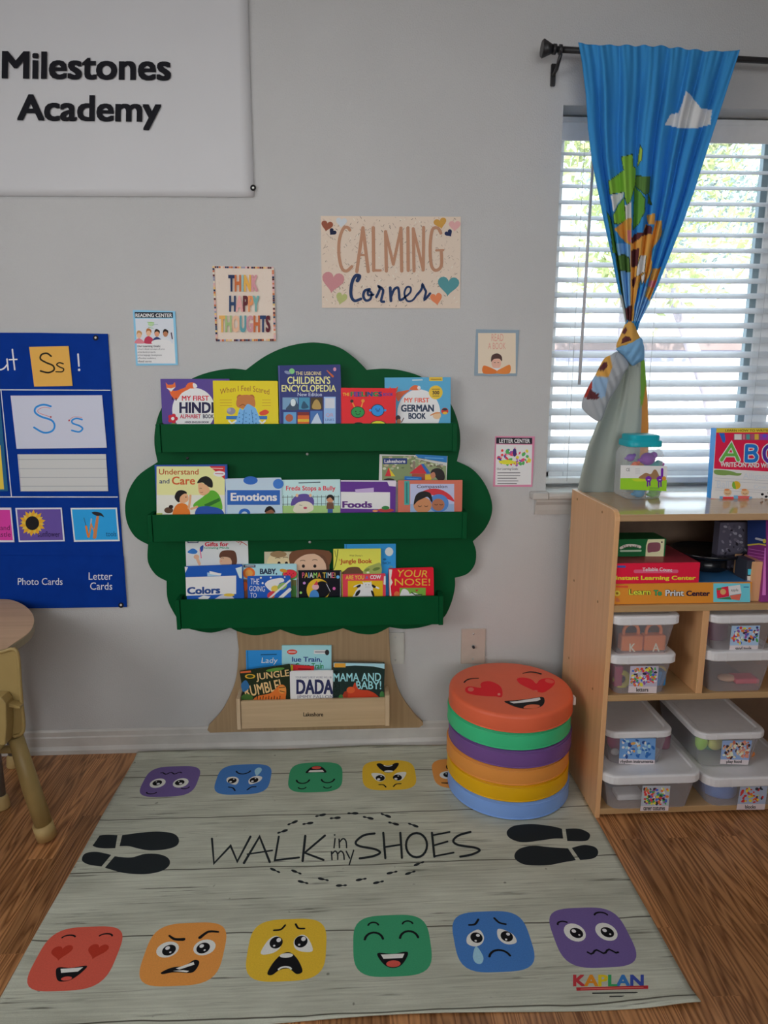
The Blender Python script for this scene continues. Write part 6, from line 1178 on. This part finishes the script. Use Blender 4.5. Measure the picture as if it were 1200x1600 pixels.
m.text('WRITE-ON AND WIPE-OFF', 640, 622, 1385, 678, '#dcd0cc', .035, rot=1.4)
m.blob([(568, 712), (640, 706), (760, 720), (830, 742), (890, 748), (850, 775), (740, 765), (680, 770), (580, 755)], '#6f8a4c'); m.text('Alligator', 905, 745, 1260, 830, '#b0b6c0', -.03)
for y0, y1 in ((800, 835), (830, 870), (915, 950), (940, 980)): m.line([(575, y0), (1240, y1)], 2.5, '#8a8e96')
m.text('Ball', 600, 835, 740, 915, '#b0b6c0', -.03); m.ell(825, 886, 50, 48, '#d89a2c'); m.blob([(780, 860), (800, 845), (815, 890), (820, 930), (785, 915)], '#6a9a3a'); m.text('Cow', 1030, 880, 1180, 930, '#b0b6c0', -.03)
for x in (725, 928): m.ell(x, 970, 46, 42, '#d0a07c'); m.arc(x, 975, 24, 14, 10, 170, 5, '#6a3a2c'); m.ell(x-10, 940, 30, 12, '#b8784a')
m.poly([(660, 1020), (800, 1022), (790, 1065), (670, 1062)], '#c0303a'); m.poly([(845, 1010), (985, 1012), (975, 1065), (850, 1062)], '#c85a58'); m.rect(630, 1015, 668, 1065, '#6a9ab8'); m.rect(795, 1005, 845, 1068, '#6a9ab8'); m.rect(975, 1020, 1008, 1068, '#6a9ab8'); m.blob([(1115, 970), (1200, 960), (1250, 1000), (1240, 1060), (1120, 1060)], '#c8c8c8')
for x, y in ((1130, 992), (1175, 1020), (1210, 975), (1125, 1050)): m.ell(x, y, 18, 14, '#1c1c1e')
m.poly([(530, 1040), (1900, 1118), (1900, 1165), (528, 1056)], '#b82a30'); m.build('carton', abc)

# ------------------------------------------------------------------ table and chair at the edge of the picture
TAN = mat('tan_chair_plastic', lin('#877449', .62), .42, .4, noise=.05, nscale=20); TANR = mat('tan_rubber', lin('#9c8658', .6), .6, noise=.06)
TOPW = wood('table_laminate', (.74, .50, .31), (.58, .37, .22), 'X', .6, .6, spec=.15); EDGEB = mat('table_edge_band', (.40, .33, .21), .5, noise=.05); STEEL = mat('grey_table_leg', (.28, .28, .29), .35, metal=.6, noise=.06)
ZTB = .705
table = thing('activity_table', 'wood-topped activity table with a rounded corner, cut off by the frame', 'table', (-1.6, -.35, 0))
P = [tuple(G(x, y, ZTB))[:2] for x, y in [(0, 936), (20, 938), (38, 946), (50, 958), (53, 972), (45, 988), (20, 1006), (0, 1018)]]
P = [(x, min(y, -.014)) for x, y in P]+[(-1.24, -.60), (-1.5, -.64), (-1.95, -.62), (-2.12, -.35), (-1.95, -.05), (-1.6, -.014)]
Q = smooth_pts(P, 6, True); Q = [(x, min(y, -.012)) for x, y in Q]
b = MB(); b.prism([Vector((x, y, ZTB)) for x, y in Q], Vector((0, 0, -.006)), TOPW); b.build('tabletop', table)
cx, cy = -1.6, -.33
b = MB(); b.prism([Vector((cx+(x-cx)*1.004, min(-.0105, cy+(y-cy)*1.004), ZTB-.0008)) for x, y in Q], Vector((0, 0, -.030)), EDGEB, bev=.004); b.build('edge_band', table)
lf = G(4, 1262)
for (x, y) in ((lf.x, lf.y), (-1.95, -.5), (-1.9, -.14), (-1.42, -.10)):
    b = MB(); b.tube([(x, y, .03), (x, y, ZTB-.03)], .017, STEEL, n=20); l_ = b.build('leg', table)
    b = MB(); b.lathe([(0, .0005), (.026, .0005), (.028, .006), (.024, .045), (.018, .055)], x, y, TANR, n=24); b.build('foot_cap', l_)
chair = thing('child_chair', 'tan plastic child chair with a splayed leg, beside the activity table', 'chair', (-1.25, -.75, 0))
CO = .628
def shell(y_off, pts, name, th):
    m_ = MB(); P = smooth_pts(pts, 5, True)
    x_hi = max(V(x, y, CO).x for x, y in P)
    def bend(p, d): t = max(0, (p.x-(x_hi-.10))/.10); return Vector((p.x, p.y+d+.035*t*t, p.z))
    m_.prism([V(x, y, y_off) for x, y in P], Vector((0, th, 0)), TAN, bev=.003); return m_.build(name, chair)
bp = [(-75, 1028), (-40, 1019), (0, 1018), (18, 1013), (25, 1016), (28, 1030), (30, 1060), (33, 1100), (37, 1130), (36, 1144), (26, 1150), (5, 1154), (-75, 1158)]
shell(CO, bp, 'backrest', .014)
def rim_tube(pts, off, r, name):
    b = MB(); b.tube([V(x, y, off) for x, y in smooth_pts(pts, 5)], r, TAN); b.build(name, chair)
rim_tube([(-40, 1019), (0, 1018.5), (18, 1014), (26, 1018), (29, 1032), (31, 1060), (34, 1100), (37, 1132), (34, 1146), (22, 1150)], CO+.002, .006, 'rolled_rim')
b = MB(); b.prism([V(x, y, CO+.05) for x, y in [(2, 1090), (9, 1099), (10, 1135), (8, 1164), (-2, 1166), (-45, 1166), (-45, 1090)]], Vector((0, .048, 0)), TAN, bev=.003); b.build('seat_bracket', chair)
b = MB(); b.prism([V(x, y, CO+.03) for x, y in [(9, 1098), (31, 1104), (31, 1107), (12, 1105)]], Vector((0, .028, 0)), TAN); b.build('rib', chair)
p0, p1 = V(24, 1150, CO-.02), G(74, 1312)
zs = p0.z
b = MB(); b.box(p0.x-.36, -CO-.30, zs-.008, p0.x-.01, -CO+.0, zs+.012, TAN, .008); b.build('seat', chair)
def leg(a, c, nm='leg'):
    b = MB(); b.tube([a, a+(c-a)*.5, c+Vector((0, 0, .03))], [.024, .029, .029], TAN, n=20); l_ = b.build(nm, chair)
    d = (a-c).normalized(); b = MB(); b.tube([c+Vector((0, 0, .012)), c+d*.07], [.0335, .033], TANR, n=20); b.build('rubber_foot', l_)
leg(p0, p1)
leg(Vector((p0.x-.34, p0.y, zs)), Vector((p1.x-.46, p1.y+.02, 0))); leg(Vector((p0.x-.06, -CO-.27, zs)), Vector((p1.x-.10, -CO-.34, 0)))
leg(Vector((p0.x-.34, -CO-.27, zs)), Vector((p1.x-.46, -CO-.36, 0)))
b = MB(); q = p0+(p1-p0)*.12; b.tube([q, q+Vector((-.36, 0, 0))], .014, TAN); b.build('stretcher', chair)
